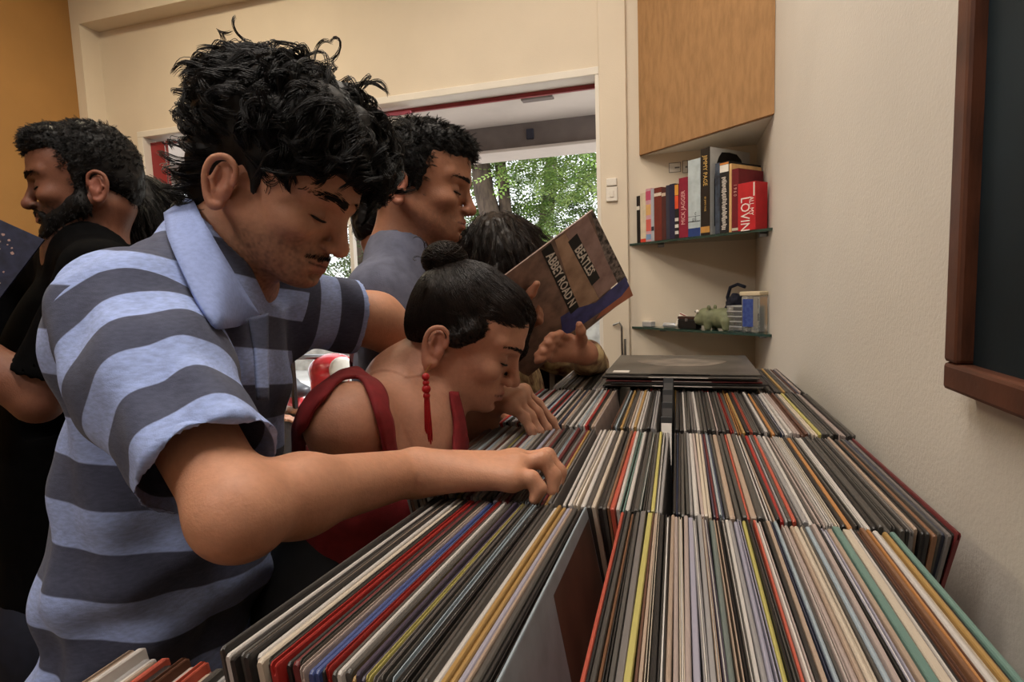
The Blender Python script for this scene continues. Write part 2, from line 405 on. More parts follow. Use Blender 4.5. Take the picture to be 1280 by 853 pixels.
# light switch and hasp on the casing
p = atY(765, 243, BY-.022); sw = empty('wall_switch', (p[0], BY-.022, p[2])); tag(sw, 'small white wall switch on the window casing', 'switch')
MB().box((-.022, -.01, -.028), (.022, 0, .028), .003).build('plate', M_WHITE, sw); MB().box((-.008, -.014, -.012), (.008, -.0101, .012), .002).build('rocker', M_WHITE, sw)
MB().box((-.02, -.012, .031), (.02, 0, .06), .003).build('cover', M_WHITE, sw)
p = atY(776, 405, BY-.022); q = atY(780, 450, BY-.022)
hp = tag(MB().tube([(p[0]-.03, BY-.03, p[2]-.004), (p[0]-.005, BY-.034, p[2]+.006), (p[0]+.004, BY-.034, p[2]-.01), (p[0]+.004, BY-.03, q[2])], .004).tube([(p[0]+.016, BY-.026, p[2]-.06), (p[0]+.016, BY-.026, q[2]-.02)], .004).build('door_hook', M_STEEL), 'thin bent metal hook on the casing below the switch', 'hook')

# ================================================================ record bins
ZT = CZ-.23; LP = .315
M_BIN = mat('bin_plywood', (92, 72, 54), .6, .2, 12, .1, 60, stretch=(1, 8, 1)); M_BINK = mat('bin_black', (26, 25, 25), .6, .2, 20)
tb = empty('record_table', (-.03, .75, 0)); tag(tb, 'long plywood record table carrying all the bins', 'table')
def tbx(n, lo, hi, m): under(MB().box(lo, hi, .003).build(n, m), tb)
tbx('tabletop', (-.335, -.25, .755), (WX-.002, 1.62, .785), M_BIN); tbx('front_panel', (-.30, -.23, .1), (-.28, 1.6, .754), M_BIN)
for x in (-.31, .22):
    for y in (-.22, 1.55): tbx('leg', (x, y, 0), (x+.045, y+.045, .754), M_BIN)
PAL = dict(k=(44, 40, 39), dg=(86, 79, 74), g=(126, 118, 113), lg=(168, 162, 160), w=(222, 212, 204), cr=(226, 206, 180), pk=(196, 172, 162), bg=(196, 166, 140), lb=(172, 190, 200), b=(66, 84, 150),
           r=(206, 38, 32), dr=(128, 40, 42), ro=(226, 88, 62), y=(212, 196, 96), o=(214, 138, 66), t=(196, 148, 72), te=(112, 152, 140), br=(112, 66, 44), li=(176, 170, 190), pu=(74, 62, 84), gr=(118, 130, 122), db=(50, 58, 84), bo=(150, 100, 66))
NAMES = dict(k='black', dg='dark grey', g='mid grey', lg='light grey', w='white', cr='cream', pk='pinkish beige', bg='beige', lb='pale blue', b='blue', r='bright red', dr='dark red', ro='orange-red', y='yellow', o='orange', t='tan',
             te='teal', br='brown', li='lilac grey', pu='dark purple', gr='grey-green', db='navy', bo='rust brown')
def sl_mat(k): return mat('sleeve_'+k, PAL[k], .42, .10, 38, .05, 120, spec=.5, stretch=(2, 1, 1))
for k_ in PAL: g_ = sum(PAL[k_])/3; PAL[k_] = tuple(int(.86*(.82*v+.18*g_)) for v in PAL[k_])
def sleeve_mesh(kind):
    """unit thickness in x (scaled per record), top edge centre at the origin"""
    b = bmesh.new(); h = LP; xs = .5
    if kind == 0:   # spine up: soft rounded edge
        prof = [(-.5, -h), (-.5, -.0016), (-.34, -.0005), (0, 0), (.34, -.0005), (.5, -.0016), (.5, -h)]
    elif kind == 1: # mouth up: two boards and a groove between them
        prof = [(-.5, -h), (-.5, -.001), (-.42, 0), (-.24, 0), (-.18, -.006), (.18, -.006), (.24, -.0008), (.42, -.0008), (.5, -.0018), (.5, -h)]
    else:           # worn flat edge
        prof = [(-.5, -h), (-.5, -.0009), (-.40, -.0001), (.36, 0), (.5, -.001), (.5, -h)]
    y0, y1 = -LP/2, LP/2
    a = [b.verts.new((x, y0, z)) for x, z in prof]; m_ = [b.verts.new((x, y0+.002, z)) for x, z in prof]; n_ = [b.verts.new((x, y1-.002, z)) for x, z in prof]; c = [b.verts.new((x, y1, z)) for x, z in prof]
    for v in a+c: v.co.z -= .0012 if v.co.z > -.1 else 0; v.co.x *= .8
    n = len(prof)
    for A_, B_ in ((a, m_), (m_, n_), (n_, c)):
        for i in range(n): b.faces.new((A_[i], A_[(i+1) % n], B_[(i+1) % n], B_[i]))
    b.faces.new(a); b.faces.new(c); bmesh.ops.recalc_face_normals(b, faces=b.faces[:])
    me = bpy.data.meshes.new('sleeve'); b.to_mesh(me); b.free(); me.materials.append(None); return me
SLV = [sleeve_mesh(i) for i in range(3)]
INNER = MB().box((-.13, -LP/2+.004, -.3), (.13, LP/2-.003, -.0022)).build('inner_sleeve', None); INNER_ME = INNER.data; bpy.data.objects.remove(INNER); INNER_ME.materials.append(None)
M_PAPER = mat('inner_paper', (214, 206, 198), .7, .06, 40); M_VINYL = mat('vinyl', (16, 16, 17), .25, .1, 30)
STUFF = []     # far records joined into one object
def ordinal(n): return '%d%s' % (n, 'th' if 10 <= n % 100 <= 20 else {1: 'st', 2: 'nd', 3: 'rd'}.get(n % 10, 'th'))
COUNT = [0]
def row(xs, y0, where, grp, lean, single=True, tmax=.0048, tilt=0., dz=0., fill=.88, zj=.0022, seed=1, lastfan=None):
    """xs: list of (x of left boundary, colour key) with a final (x,None): colour blocks along the top edge, split into sleeves"""
    rnd = random.Random(seed); items = []
    for (xa, c), (xb, _) in zip(xs, xs[1:]):
        w = xb-xa; n = max(1, round(w/tmax)) if w > tmax*1.25 else 1
        for i in range(n): items.append((xa+w*(i+.5)/n, w/n, c))
    N = len(items); X0, X1 = xs[0][0], xs[-1][0]
    for i, (x, w, c) in enumerate(items):
        u = (x-X0)/(X1-X0); L = lean(u); z = ZT+dz+rnd.uniform(-zj, zj*.6); y = y0+LP/2+rnd.uniform(-.004, .003)
        ra = radians(L+rnd.uniform(-.5, .5)); rt = radians(tilt); rz = radians(rnd.uniform(-.35, .35))
        R = Matrix.Rotation(rz, 4, 'Z') @ Matrix.Rotation(rt, 4, 'X') @ Matrix.Rotation(ra, 4, 'Y')
        kind = rnd.choice((0, 0, 1, 2)) if w > .0026 else rnd.choice((0, 2)); th = w*fill
        M = Matrix.Translation((x, y, z)) @ R @ Matrix.Diagonal((th, 1, 1, 1))
        if single:
            o = bpy.data.objects.new('record_sleeve', SLV[kind]); COL.objects.link(o); o.matrix_world = M
            o.material_slots[0].link = 'OBJECT'; o.material_slots[0].material = sl_mat(c)
            lab = '%s record sleeve, %s from left in the %s' % (NAMES[c], ordinal(i+1), where)
            tag(o, lab, 'record', grp); COUNT[0] += 1
            if kind == 1:
                ch = bpy.data.objects.new('inner_sleeve', INNER_ME); COL.objects.link(ch); ch.parent = o
                ch.material_slots[0].link = 'OBJECT'; ch.material_slots[0].material = M_PAPER if rnd.random() < .6 else M_VINYL
        else: STUFF.append((kind, M, c))
def pxs(lst, x0, sc, yrow, Z=ZT, sub=None):
    """block list measured in a zoomed crop (crop x0, scale sc) along photo row yrow -> x in the room at record-top height"""
    return [(atZ(x0+a/sc, yrow(x0+a/sc) if callable(yrow) else yrow, Z)[0], c) for a, c in lst]
def crate(x0, x1, y0, label, m=None, lean=0):
    e = empty('record_bin', ((x0+x1)/2, y0+LP/2, .785)); tag(e, label, 'record bin', 'record bins on the table')
    sh = tan(radians(lean))*LP
    for nm, lo, hi in (('base', (x0-.008, y0-.004, .786), (x1+.008, y0+LP+.004, .796)), ('end_panel', (x0-.008, y0-.0075, .7965), (x1+.008, y0-.0045, ZT-.14)), ('end_panel', (x0-.008, y0+LP+.0045, .7965), (x1+.008, y0+LP+.0075, ZT-.14))):
        under(MB().box(lo, hi, .0008).build(nm, m or M_BIN), e)
Y1, Y2, Y3, Y4, Y0 = .25, .570, .905, 1.235, -.068
# R1 front right
l3 = [(175, 'ro'), (192, 'k'), (205, 'dg'), (225, 'bo'), (238, 'k'), (254, 'dg'), (272, 'g'), (300, 'y'), (326, 'br'), (338, 'bg'), (352, 'cr'), (366, 'k'), (414, 'bg'), (434, 'pk'), (453, 'cr'), (472, 'pk'), (494, 'li'), (520, 'lg'), (562, 'bg'), (576, 'pu'), (594, 'gr'), (620, 'bg'), (645, 'k'), (655, 'dg'), (672, 'w'), (690, 'lg'), (712, 'li'), (752, 'y'), (772, 'k'), (784, 'dg'), (806, 'ro'), (818, 'pk'), (850, 'k'), (868, 'bg'), (888, 'db'), (904, 'lb'), (922, 'dg'), (936, 'pk'), (982, 'bg'), (1003, 'cr')]
l4 = [(34, 'cr'), (46, 'dg'), (62, 'lb'), (88, 'pk'), (112, 'k'), (130, 'li'), (166, 'bg'), (190, 'te'), (230, 'cr'), (272, 'w'), (284, 'k'), (300, 'br'), (330, 'bo'), (352, 'o'), (368, 'br'), (378, 'w'), (408, 'cr'), (424, 't'), (452, 'k'), (464, 'te'), (496, None)]
yr1 = lambda x: 640+(x-775)/(1115-775)*24
R1 = pxs(l3, 730, 3.825, yr1)+pxs(l4, 990, 3.824, yr1)
row(R1, Y1, 'front right bin', 'records in the front right bin', lambda u: -3+9*u, seed=3)
crate(R1[0][0]-.0, R1[-1][0]+.0, Y1, 'plywood bin holding the front right records')
# L1 front left, leaning left
l1 = [('dg', 3), ('k', 4), ('w', 4.5), ('k', 5), ('dg', 3), ('bg', 3), ('k', 5), ('w', 5), ('cr', 6), ('dg', 4), ('k', 2.5), ('r', 6.5), ('k', 4), ('dr', 6), ('dg', 3), ('bg', 2.5), ('pk', 4), ('b', 9), ('k', 2.5), ('r', 3), ('dg', 4), ('w', 4), ('dg', 6), ('t', 3), ('pu', 8), ('y', 3.2), ('g', 4), ('dg', 6), ('lb', 5), ('k', 12), ('dg', 8), ('w', 5.5), ('t', 9), ('li', 5), ('bg', 3.5), ('dg', 6), ('k', 8), ('lb', 2.6)]
xa, xb = -.262, -.092; tot = sum(w for _, w in l1); x = xa; L1 = []
for c, w in l1: L1.append((x, c)); x += (xb-xa)*w/tot
L1.append((x, None))
row(L1, Y1, 'front left bin', 'records in the front left bin', lambda u: -13+1.5*u, tilt=-4.5, seed=5, dz=.012)
lastL1 = [o for o in COL.objects if o.name.startswith('record_sleeve') and o['group'] == 'records in the front left bin'][-1]
cpr = MB().box((.501, -.02, -.30), (.56, LP/2-.003, -.012)).build('cover_print', mat('cover_brown', (92, 70, 58), .45, .2, 18)); cpr.parent = lastL1
crate(xa+.05, xb+.06, Y1, 'plywood bin of records below the striped-shirt man\'s arm')
# R2 second row, main bin
l6 = [(2, 'k'), (30, 'db'), (48, 'k'), (70, 'dg'), (134, 'lg'), (160, 'w'), (206, 'pk'), (236, 'cr'), (302, 'pu'), (320, 'dr'), (346, 'lb'), (372, 'db'), (392, 'dg'), (424, 'bg'), (476, 'dg'), (556, 'ro'), (580, 'bg'), (632, 'dg'), (690, 'w'), (738, 'bg'), (758, 'k'), (790, 'r'), (832, 'lg'), (850, 'dg'), (884, 'ro'), (922, 'g'), (944, 'lg'), (992, 'w'), (1028, 'dg')]
l6b = [(210, 'pk'), (250, 'w'), (296, 'cr'), (322, 'k'), (352, 'o'), (380, 'dg'), (420, 'w'), (470, 'k'), (500, 'dg'), (620, 'k'), (640, 'g'), (668, 'bg'), (690, 'k'), (738, 'bo'), (768, 'dg'), (790, 'db'), (820, 'g'), (842, 'k'), (858, 'dr'), (884, None)]
yr2 = lambda x: 630+(x-845)*.055
R2 = pxs(l6, 840, 6.094, yr2)+pxs(l6b, 960, 4, yr2)
row(R2, Y2, 'second-row right bin', 'records in the second-row right bin', lambda u: -4+8*u+(9*((u-.82)/.18) if u > .82 else 0), seed=8)
crate(R2[0][0], R2[-1][0]-.03, Y2, 'plywood bin holding the second-row right records by the wall')
# R2L second row, narrow centre bin
l5 = [(50, 'w'), (72, 'dg'), (84, 'w'), (112, 'lg'), (122, 'cr'), (158, 'w'), (192, 'dg'), (232, 'cr'), (262, 'k'), (300, 'dg'), (326, 'bo'), (346, 'ro'), (378, 'w'), (404, 'te'), (436, 'w'), (466, 'k'), (486, 'dg'), (520, 'gr'), (536, 'dg'), (584, 'y'), (610, 'dg'), (636, 'lg'), (662, None)]
R2L = pxs(l5, 690, 4.74, 632)
row(R2L, Y2, 'narrow centre bin of the second row', 'records in the second-row centre bin', lambda u: -12+9*u, seed=9)
crate(R2L[0][0]+.03, R2L[-1][0]+.01, Y2, 'plywood bin holding the second-row centre records')
# R3 third row main
l8 = [(20, 'k'), (74, 'w'), (92, 'dg'), (130, 'g'), (164, 'w'), (188, 'dg'), (240, 'k'), (270, 'dg'), (300, 'pk'), (312, 'k'), (340, 'dg'), (388, 'r'), (412, 'dg'), (442, 'o'), (468, 't'), (490, 'k'), (518, 'ro'), (538, 'dg'), (596, 'k'), (618, 'w'), (642, 'dg'), (660, 'o'), (686, 'dg'), (722, 'db'), (752, 'w'), (802, 'pk'), (846, 'br'), (900, 'g'), (922, 'cr'), (960, 'y'), (986, 'dg'), (1060, 'k'), (1096, 'pk'), (1142, 'k'), (1170, 'dg'), (1200, None)]
R3 = pxs(l8, 840, 5.33, 540)
row(R3, Y3, 'third-row right bin', 'records in the third-row right bin', lambda u: -5+14*u, seed=11)
crate(R3[0][0], R3[-1][0]-.02, Y3, 'plywood bin holding the third-row right records')
l7 = [(535, 'br'), (550, 'dg'), (566, 'lb'), (582, 'dg'), (606, 't'), (632, 'dg'), (676, 'bg'), (694, 'w'), (716, 't'), (744, 'w'), (784, 'dg'), (828, 'k'), (848, 'lg'), (890, None)]
R3L = pxs(l7, 680, 6.4, 533)
row(R3L, Y3, 'narrow centre bin of the third row', 'records in the third-row centre bin', lambda u: -10+8*u, seed=12)
crate(R3L[0][0]+.02, R3L[-1][0]+.01, Y3, 'plywood bin holding the third-row centre records')
# L2 / L3 left bins behind the hands
def rnd_row(xa, xb, keys, seed, t=.0042):
    r = random.Random(seed); x = xa; out = []
    while x < xb-.002: out.append((x, r.choice(keys))); x += r.uniform(.7, 1.5)*t
    out.append((xb, None)); return out
L2 = rnd_row(-.305, -.128, ['lg', 'w', 'dg', 'k', 'li', 'g', 'w', 'lb', 'dg', 't', 'dr', 'y', 'k', 'br', 'pk', 'g'], 21)
row(L2, Y2, 'left bin under the hands', 'records in the second-row left bin', lambda u: -13+2*u, seed=13)
crate(-.26, -.07, Y2, 'plywood bin of records under the searching hands')
L3 = rnd_row(-.30, -.135, ['w', 'li', 'lb', 'k', 'db', 'lg', 'w', 'dr', 'dg', 'r', 'bg', 'k', 'dg'], 22)[:-1]+[(-.1345, 'pk'), (-.131, None)]
row(L3, Y3, '', '', lambda u: -13+3*u, single=False, seed=14)
crate(-.26, -.07, Y3, 'plywood bin of records beyond the bent woman\'s hand')
R4L = rnd_row(-.275, -.125, ['w', 'li', 'k', 'k', 'w', 'bg', 'lg', 'dg', 'w', 'k'], 23, .0036)
row(R4L, Y4, '', '', lambda u: -9+9*u, single=False, seed=15)
crate(-.25, -.12, Y4, 'plywood bin of records at the far left of the table')
R4 = rnd_row(-.105, .24, ['dg', 'k', 'br', 'bg', 'dg', 't', 'k', 'pk', 'r', 'db', 'dg', 'bg', 'g'], 24)
row(R4, Y4, '', '', lambda u: -6+16*u, single=False, seed=16)
crate(-.10, .215, Y4, 'plywood bin of records under the flat record pile')
L0 = rnd_row(-.352, -.13, ['lg', 'pk', 'dg', 'ro', 'w', 'k', 'bg', 'br'], 25)
row([q for q in L0 if q[0] < -.268]+[(-.266, None)], Y0+.02, '', '', lambda u: -14+3*u, single=False, seed=17, zj=.005)
row([q for q in L0 if q[0] >= -.266], Y0, '', '', lambda u: -11+5*u, single=False, seed=18, dz=-.005)
crate(-.29, -.06, Y0, 'plywood bin of records nearest the camera at lower left')
def stuff_build():
    ks = sorted({c for _, _, c in STUFF}); b = bmesh.new(); mats = [sl_mat(k) for k in ks]
    for kind, M, c in STUFF:
        n0 = len(b.verts); f0 = len(b.faces); b.from_mesh(SLV[kind]); b.verts.ensure_lookup_table(); b.faces.ensure_lookup_table()
        bmesh.ops.transform(b, matrix=M, verts=b.verts[n0:])
        for f in b.faces[f0:]: f.material_index = ks.index(c)
    me = bpy.data.meshes.new('far_records'); b.to_mesh(me); b.free()
    for m in mats: me.materials.append(m)
    o = obj('far_record_sleeves', me); tag(o, 'tightly packed record sleeves filling the rear bins and the nearest bin', 'records', kind='stuff')
stuff_build()
# ================================================================ people: shared anatomy
def unit(v): v = np.array(v, float); return v/np.linalg.norm(v)
def headframe(fwd, roll=0.):
    """fwd given as (photo right, photo up, away from camera); returns columns forward, left, up"""
    f = unit(fwd[0]*RT+fwd[1]*UP+fwd[2]*fw); u = unit(UP-f*(UP@f)); l = np.cross(u, f)
    c, s = cos(radians(roll)), sin(radians(roll)); l, u = l*c+u*s, u*c-l*s
    return np.stack([f, l, u], 1)
def head_field(fem=False, nose=1.0, jaw=1.0):
    F = Field(); j = jaw
    F.ell((-.012, 0, .034), (.098, .076, .084), .02)                       # skull
    F.ell((.032, 0, .03), (.062, .064, .072), .03)                          # forehead
    F.ell((.034, 0, -.03), (.052, .057, .074), .03)                         # mid face
    F.ell((.034, 0, -.07), (.052, .046*j, .036), .025)                      # jaw
    for s in (-1, 1):
        F.cone((-.012, s*.056*j, -.052), (.07, s*.018, -.098), .015, .012, .028)   # jaw line
        F.ell((.060, s*.044, -.034), (.026, .02, .017), .02)                # cheekbone
        F.cone((.090, s*.012, .0165), (.066, s*.052, .0175), .0095, .009, .014)      # brow
    F.ell((.0815, 0, -.097), (.017, .02 if not fem else .016, .013), .018)     # chin
    F.ell((.077, 0, -.072), (.024, .028, .025), .02)                       # muzzle
    F.cone((.0865, 0, .009), (.1085, 0, -.034), .0082, .0092*nose, .012)      # nose bridge
    F.ell((.110, 0, -.041), (.0125*nose, .0112, .0105*nose), .008)            # nose tip
    for s in (-1, 1):
        F.ell((.1, s*.0125, -.0455), (.0108, .0078, .0082), .005)            # nostril wings
        F.ell((.103, s*.034, -.009), (.028, .0195, .0135), .010, '-')          # eye socket
        F.ell((.0720, s*.0335, -.0105), (.0145, .0158, .0135), .004)          # lids over the eye
        F.cone((.0885, s*.0245, -.016), (.077, s*.047, -.015), .0013, .0011, .0016, '-')   # lid line
        F.cone((.0895, s*.022, -.0005), (.080, s*.048, .0), .0014, .001, .003, '-')      # crease
        F.ell((.1025, s*.0062, -.0505), (.0045, .0035, .0032), .003, '-')       # nostril
        F.cone((.099, s*.016, -.052), (.089, s*.031, -.066), .0022, .002, .007, '-')  # fold beside the mouth
    for s in (-1, 1):
        F.cone((.0990, 0, -.0655), (.085, s*.0225, -.0708), .0060, .0024, .004); F.cone((.0970, 0, -.0785), (.085, s*.021, -.0735), .0078, .0025, .004)
        F.cone((.1085, 0, -.0718), (.085, s*.0255, -.0726), .0016, .0012, .002, '-')
    F.cone((.103, 0, -.053), (.104, 0, -.061), .003, .003, .004, '-')        # philtrum
    F.ell((.099, 0, -.0885), (.008, .018, .0045), .008, '-')                 # under the lip
    for s in (-1, 1):                                                       # ears
        c = np.array([-.022, s*.0755, -.030])
        F.ell(c+[-.004, s*.002, 0], (.016, .007, .027), .006, R=np.array([[cos(.25), 0, -sin(.25)], [0, 1, 0], [sin(.25), 0, cos(.25)]]))
        rim = [(.012, .004, .006), (.008, .007, .024), (-.006, .011, .031), (-.02, .0135, .022), (-.0225, .0125, .003), (-.014, .008, -.018), (-.002, .004, -.029), (.007, .002, -.024)]
        rp = np.array(rim); tt = np.linspace(0, 7, 29); i_ = np.minimum(tt.astype(int), 6); f_ = (tt-i_)[:, None]; g_ = lambda j: rp[np.clip(i_+j, 0, 7)]
        cr_ = .5*(2*g_(0)+(g_(1)-g_(-1))*f_+(2*g_(-1)-5*g_(0)+4*g_(1)-g_(2))*f_**2+(3*g_(0)-g_(-1)-3*g_(1)+g_(2))*f_**3)
        F.chain([c+np.array([a, s*b, d]) for a, b, d in cr_], np.interp(tt, range(8), [.0028, .0031, .0036, .0038, .0036, .0040, .0058, .004]), .0025)
        F.ell(c+[-.006, s*.0125, .003], (.0095, .0075, .0145), .004, '-')
        F.chain([c+np.array([-.012, s*.010, .016]), c+np.array([-.013, s*.010, .0]), c+np.array([-.006, s*.008, -.012])], [.0022, .0028, .0025], .003)
        F.cone(c+np.array([.007, s*.006, -.003]), c+np.array([.005, s*.005, -.012]), .003, .003, .003)
    return F
def skin_tint(P, base, M=None, t=None, sc=1., lips=(150, 84, 78), stubble=0., stub_col=(52, 40, 36)):
    """per-vertex albedo of skin: lips, stubble, redness"""
    C = np.tile(np.array(lin(base)), (len(P), 1)); n = vnoise(P, 45, 3)*.5+vnoise(P, 130, 4)*.3
    C *= (1+.10*n)[:, None]
    if M is not None:
        q = ((P-t)/sc)@M; x, y, z = q.T; ay = np.abs(y)
        near = (np.abs(q) < .16).all(1)
        def mixc(w, col):
            w = np.clip(w, 0, 1)[:, None]*near[:, None]; return C*(1-w)+np.array(lin(col))*w
        red = np.exp(-(((x-.11)/.02)**2+(y/.016)**2+((z+.043)/.016)**2))*.3+np.exp(-(((x+.022)/.03)**2+((ay-.08)/.012)**2+((z+.03)/.04)**2))*.4
        C = mixc(red, (172, 98, 82))
        ew = np.exp(-(((x-.086)/.014)**2+((ay-.034)/.018)**2+((z+.010)/.014)**2))*.38; C = mixc(ew, (74, 50, 44))
        lw = np.clip(1.3-np.sqrt(((ay)/.024)**2+((z+.0725)/.0112)**2)*1.25, 0, 1)*(x > .075); lw = lw**.6*.8; C = mixc(lw, lips)
        ln = np.exp(-((z+.0721)/.0016)**2)*(ay < .026)*(x > .078); C = mixc(ln*.85, (60, 30, 30))
        if stubble:
            jl = np.clip((-.043-z-(.05-x)*.25)/.02, 0, 1)*np.clip((.105-x)/.02+.8, 0, 1)*np.clip((x+.02)/.03, 0, 1); mouth = np.clip(1-((ay/.03)**2+((z+.0725)/.014)**2), 0, 1)
            w = stubble*jl*(1-mouth)*(.75+.5*vnoise(P, 300, 6)); C = mixc(w, stub_col)
    return C
def face_hair(root, M, t, sc, rng, n=140, w=1.2, m=None):
    """each eyebrow and each row of lashes is a part"""
    for s in (-1, 1):
        V, Q = brow_strands(M, t, sc, s, rng, n, w); obj('eyebrow', mesh('eyebrow', V, Q, True), m, root)
        u = np.linspace(0, 1, 11); arc = np.stack([.0885-.0095*u-.0035*np.sin(pi*u)*-1, s*(.0225+.0255*u), -.0155-.0012*np.sin(pi*u)+.0012*u], 1)
        V, F_ = sweep(arc@M.T*sc+t, .0017*sc*np.array([.5, .8, 1, 1, 1, 1, 1, 1, 1, .8, .4]), 6); obj('eyelashes', mesh('eyelashes', V, F_, True), m, root)
def skin_mat(): return attr_mat('skin', None, .5, .18, 420, sss=.12, spec=.35, noise=.06, nscale=160)
def build_skin(name, F, base, boxes, hb, parent, **kw):
    """F meshed once coarsely and, inside the given boxes, finely"""
    parts = []
    lo, hi = F.bounds()
    V, Q = F.surf(hb)
    keep = np.ones(len(V), bool)
    for a, b, h in boxes: keep &= ~(((V > a+hb*2.2) & (V < b-hb*2.2)).all(1))
    Q = Q[keep[Q].any(1)]
    parts.append((V, Q))
    for a, b, h in boxes: parts.append(F.surf(h, a, b))
    V, Q = join(parts); me = mesh(name, V, Q, True); tint(me, skin_tint(V, base, **kw)); return obj(name, me, skin_mat(), parent)
def box_of(pts, m): pts = np.array(pts); return pts.min(0)-m, pts.max(0)+m
def smooth_on(o, n=2, f=.5):
    m = o.modifiers.new('smooth', 'SMOOTH'); m.iterations = n; m.factor = f
HAIRM = lambda n='hair_black', c=(22, 19, 18), r=.5: mat(n, c, r, .25, 90, .0, spec=.25)
def hair_obj(name, parts, m, parent):
    V, Q = join(parts); me = mesh(name, V, Q, True); return obj(name, me, m, parent)
def sample(V, Q, n, rng, ok=None):
    N = vnormals(V, Q); c = V[Q].mean(1); a = np.linalg.norm(np.cross(V[Q[:, 2]]-V[Q[:, 0]], V[Q[:, 3]]-V[Q[:, 1]]), axis=1)
    if ok is not None: a = a*ok(c)
    i = rng.choice(len(Q), n, p=a/a.sum()); return c[i], unit_rows(N[Q[i]].mean(1))
def unit_rows(v): return v/(np.linalg.norm(v, axis=-1, keepdims=True)+1e-12)
def hug(V3, F, off):
    """lay strand points (N,K,3) on the surface of F at height off"""
    sh = V3.shape; P = V3.reshape(-1, 3); e = .002
    for _ in range(2):
        d = F.ev(P); g = np.stack([F.ev(P+np.eye(3)[i]*e)-d for i in range(3)], 1)/e; ok = (np.abs(d) < .05)
        g /= np.linalg.norm(g, axis=1, keepdims=True)+1e-9; P = np.where(ok[:, None], P-g*(d-off)[:, None], P)
    return P.reshape(sh)
def clumps(root, nor, flow, L, K, kids, rng, curl=0., turns=1.5, lift=.012, spread=.007, droop=0., r0=.0009, grav=np.array([0, 0, -1.]), lay=None):
    """wavy locks: guides root+flow with a helix, each with kids around it"""
    N = len(root); t = np.linspace(0, 1, K)[None, :, None]; L = np.broadcast_to(np.asarray(L, float), (N,))[:, None, None]
    side = unit_rows(np.cross(nor, flow)); ph = rng.uniform(0, 2*pi, (N, 1, 1)); tr = turns*rng.uniform(.7, 1.3, (N, 1, 1))
    hel = curl*rng.uniform(.6, 1.3, (N, 1, 1))*np.minimum(t*2.5, 1)
    P = root[:, None]+flow[:, None]*L*t+nor[:, None]*(lift*np.sin(pi*np.minimum(t*1.0, 1))*rng.uniform(.3, 1.4, (N, 1, 1)))+grav*droop*L*t*t
    P = P+hel*(nor[:, None]*np.sin(ph+2*pi*tr*t)+side[:, None]*np.cos(ph+2*pi*tr*t))
    off = rng.normal(0, 1, (N, kids, 1, 3))*spread; w = (1-.75*np.linspace(0, 1, K))[None, None, :, None]
    jit = rng.normal(0, 1, (N, kids, 1, 3))*.15
    C = P[:, None]+off*w+ (L[:, None]*jit*.12)*np.linspace(0, 1, K)[None, None, :, None]**2
    C = C.reshape(-1, K, 3)
    if lay: C = hug(C, lay[0], lay[1]*rng.uniform(.2, 1.6, (C.shape[0]*K)))
    rad = r0*np.concatenate([np.ones(K-2), [.7, .25]])
    return strands(C, rad)
def brow_strands(M, t, sc, side, rng, n=90, w=1., dz=.0):
    u = rng.uniform(0, 1, n); y = side*(.012+.042*u); x = .1025-.010*u-.019*u*u; z = .0125+.006*np.sin(u*2.2)-.003*u+dz
    p = np.stack([x, y, z+rng.normal(0, .0018, n)*w], 1); d = unit_rows(np.stack([-.35+0*u, side*(1+0*u), .35-.6*u], 1)); K = 4
    P = p[:, None]+d[:, None]*np.linspace(0, .010, K)[None, :, None]
    V, Q = strands(P@M.T*sc+t, .0006*sc*np.array([1, 1, .8, .3])); return V, Q
def hand_chain(F, wrist, knuckles, fingers, thumb, r=1., k=.006, palm_r=.014):
    """wrist centre, list of 4 knuckle points, 4 finger polylines starting after the knuckle, thumb polyline"""
    wrist = np.array(wrist)
    for i, kn in enumerate(knuckles):
        F.cone(wrist+(np.array(kn)-wrist)*.12, kn, .017*r, .0115*r, .018)
    for a, b in zip(knuckles, knuckles[1:]): F.cone(a, b, .0105*r, .0105*r, .012)
    rs = [.0098, .0088, .0078, .0066]
    for i, (kn, fg) in enumerate(zip(knuckles, fingers)):
        f = (.92, 1.0, 1.0, .96)[i] if len(knuckles) == 4 else 1
        F.chain([kn]+list(fg), [x*r*f for x in rs][:len(fg)+1], k)
    F.chain(thumb, [.0155*r, .0115*r, .0095*r, .0075*r][:len(thumb)], .009)
def nails(name, tips, m, parent):
    parts = []
    for p, d, n in tips:
        d = unit(d); n = unit(n-d*(n@d)); s = np.cross(d, n); u = np.linspace(-1, 1, 5)
        V = [p+d*a*.005+s*b*.0042+n*(.0062-.0012*b*b) for a in u for b in u]; q = [(i*5+j, i*5+j+1, i*5+j+6, i*5+j+5) for i in range(4) for j in range(4)]
        parts.append((np.array(V), np.array(q)))
    V, Q = join(parts); o = obj(name, mesh(name, V, Q, True), m, parent); s = o.modifiers.new('solid', 'SOLIDIFY'); s.thickness = .0006; return o
def cloth_obj(name, F, h, m, parent, cfun=None, wr=.0, wscale=18, wfun=None):
    V, Q = F.surf(h); N = vnormals(V, Q)
    d = wr*(np.abs(vnoise(V*np.array([1, 1, .6]), wscale, 5))*1.2-.5+vnoise(V, wscale*2.3, 8)*.35)
    if wfun is not None: d = d+wfun(V)
    V = V+N*d[:, None]
    me = mesh(name, V, Q, True)
    if cfun is not None: tint(me, cfun(V))
    return obj(name, me, m, parent)
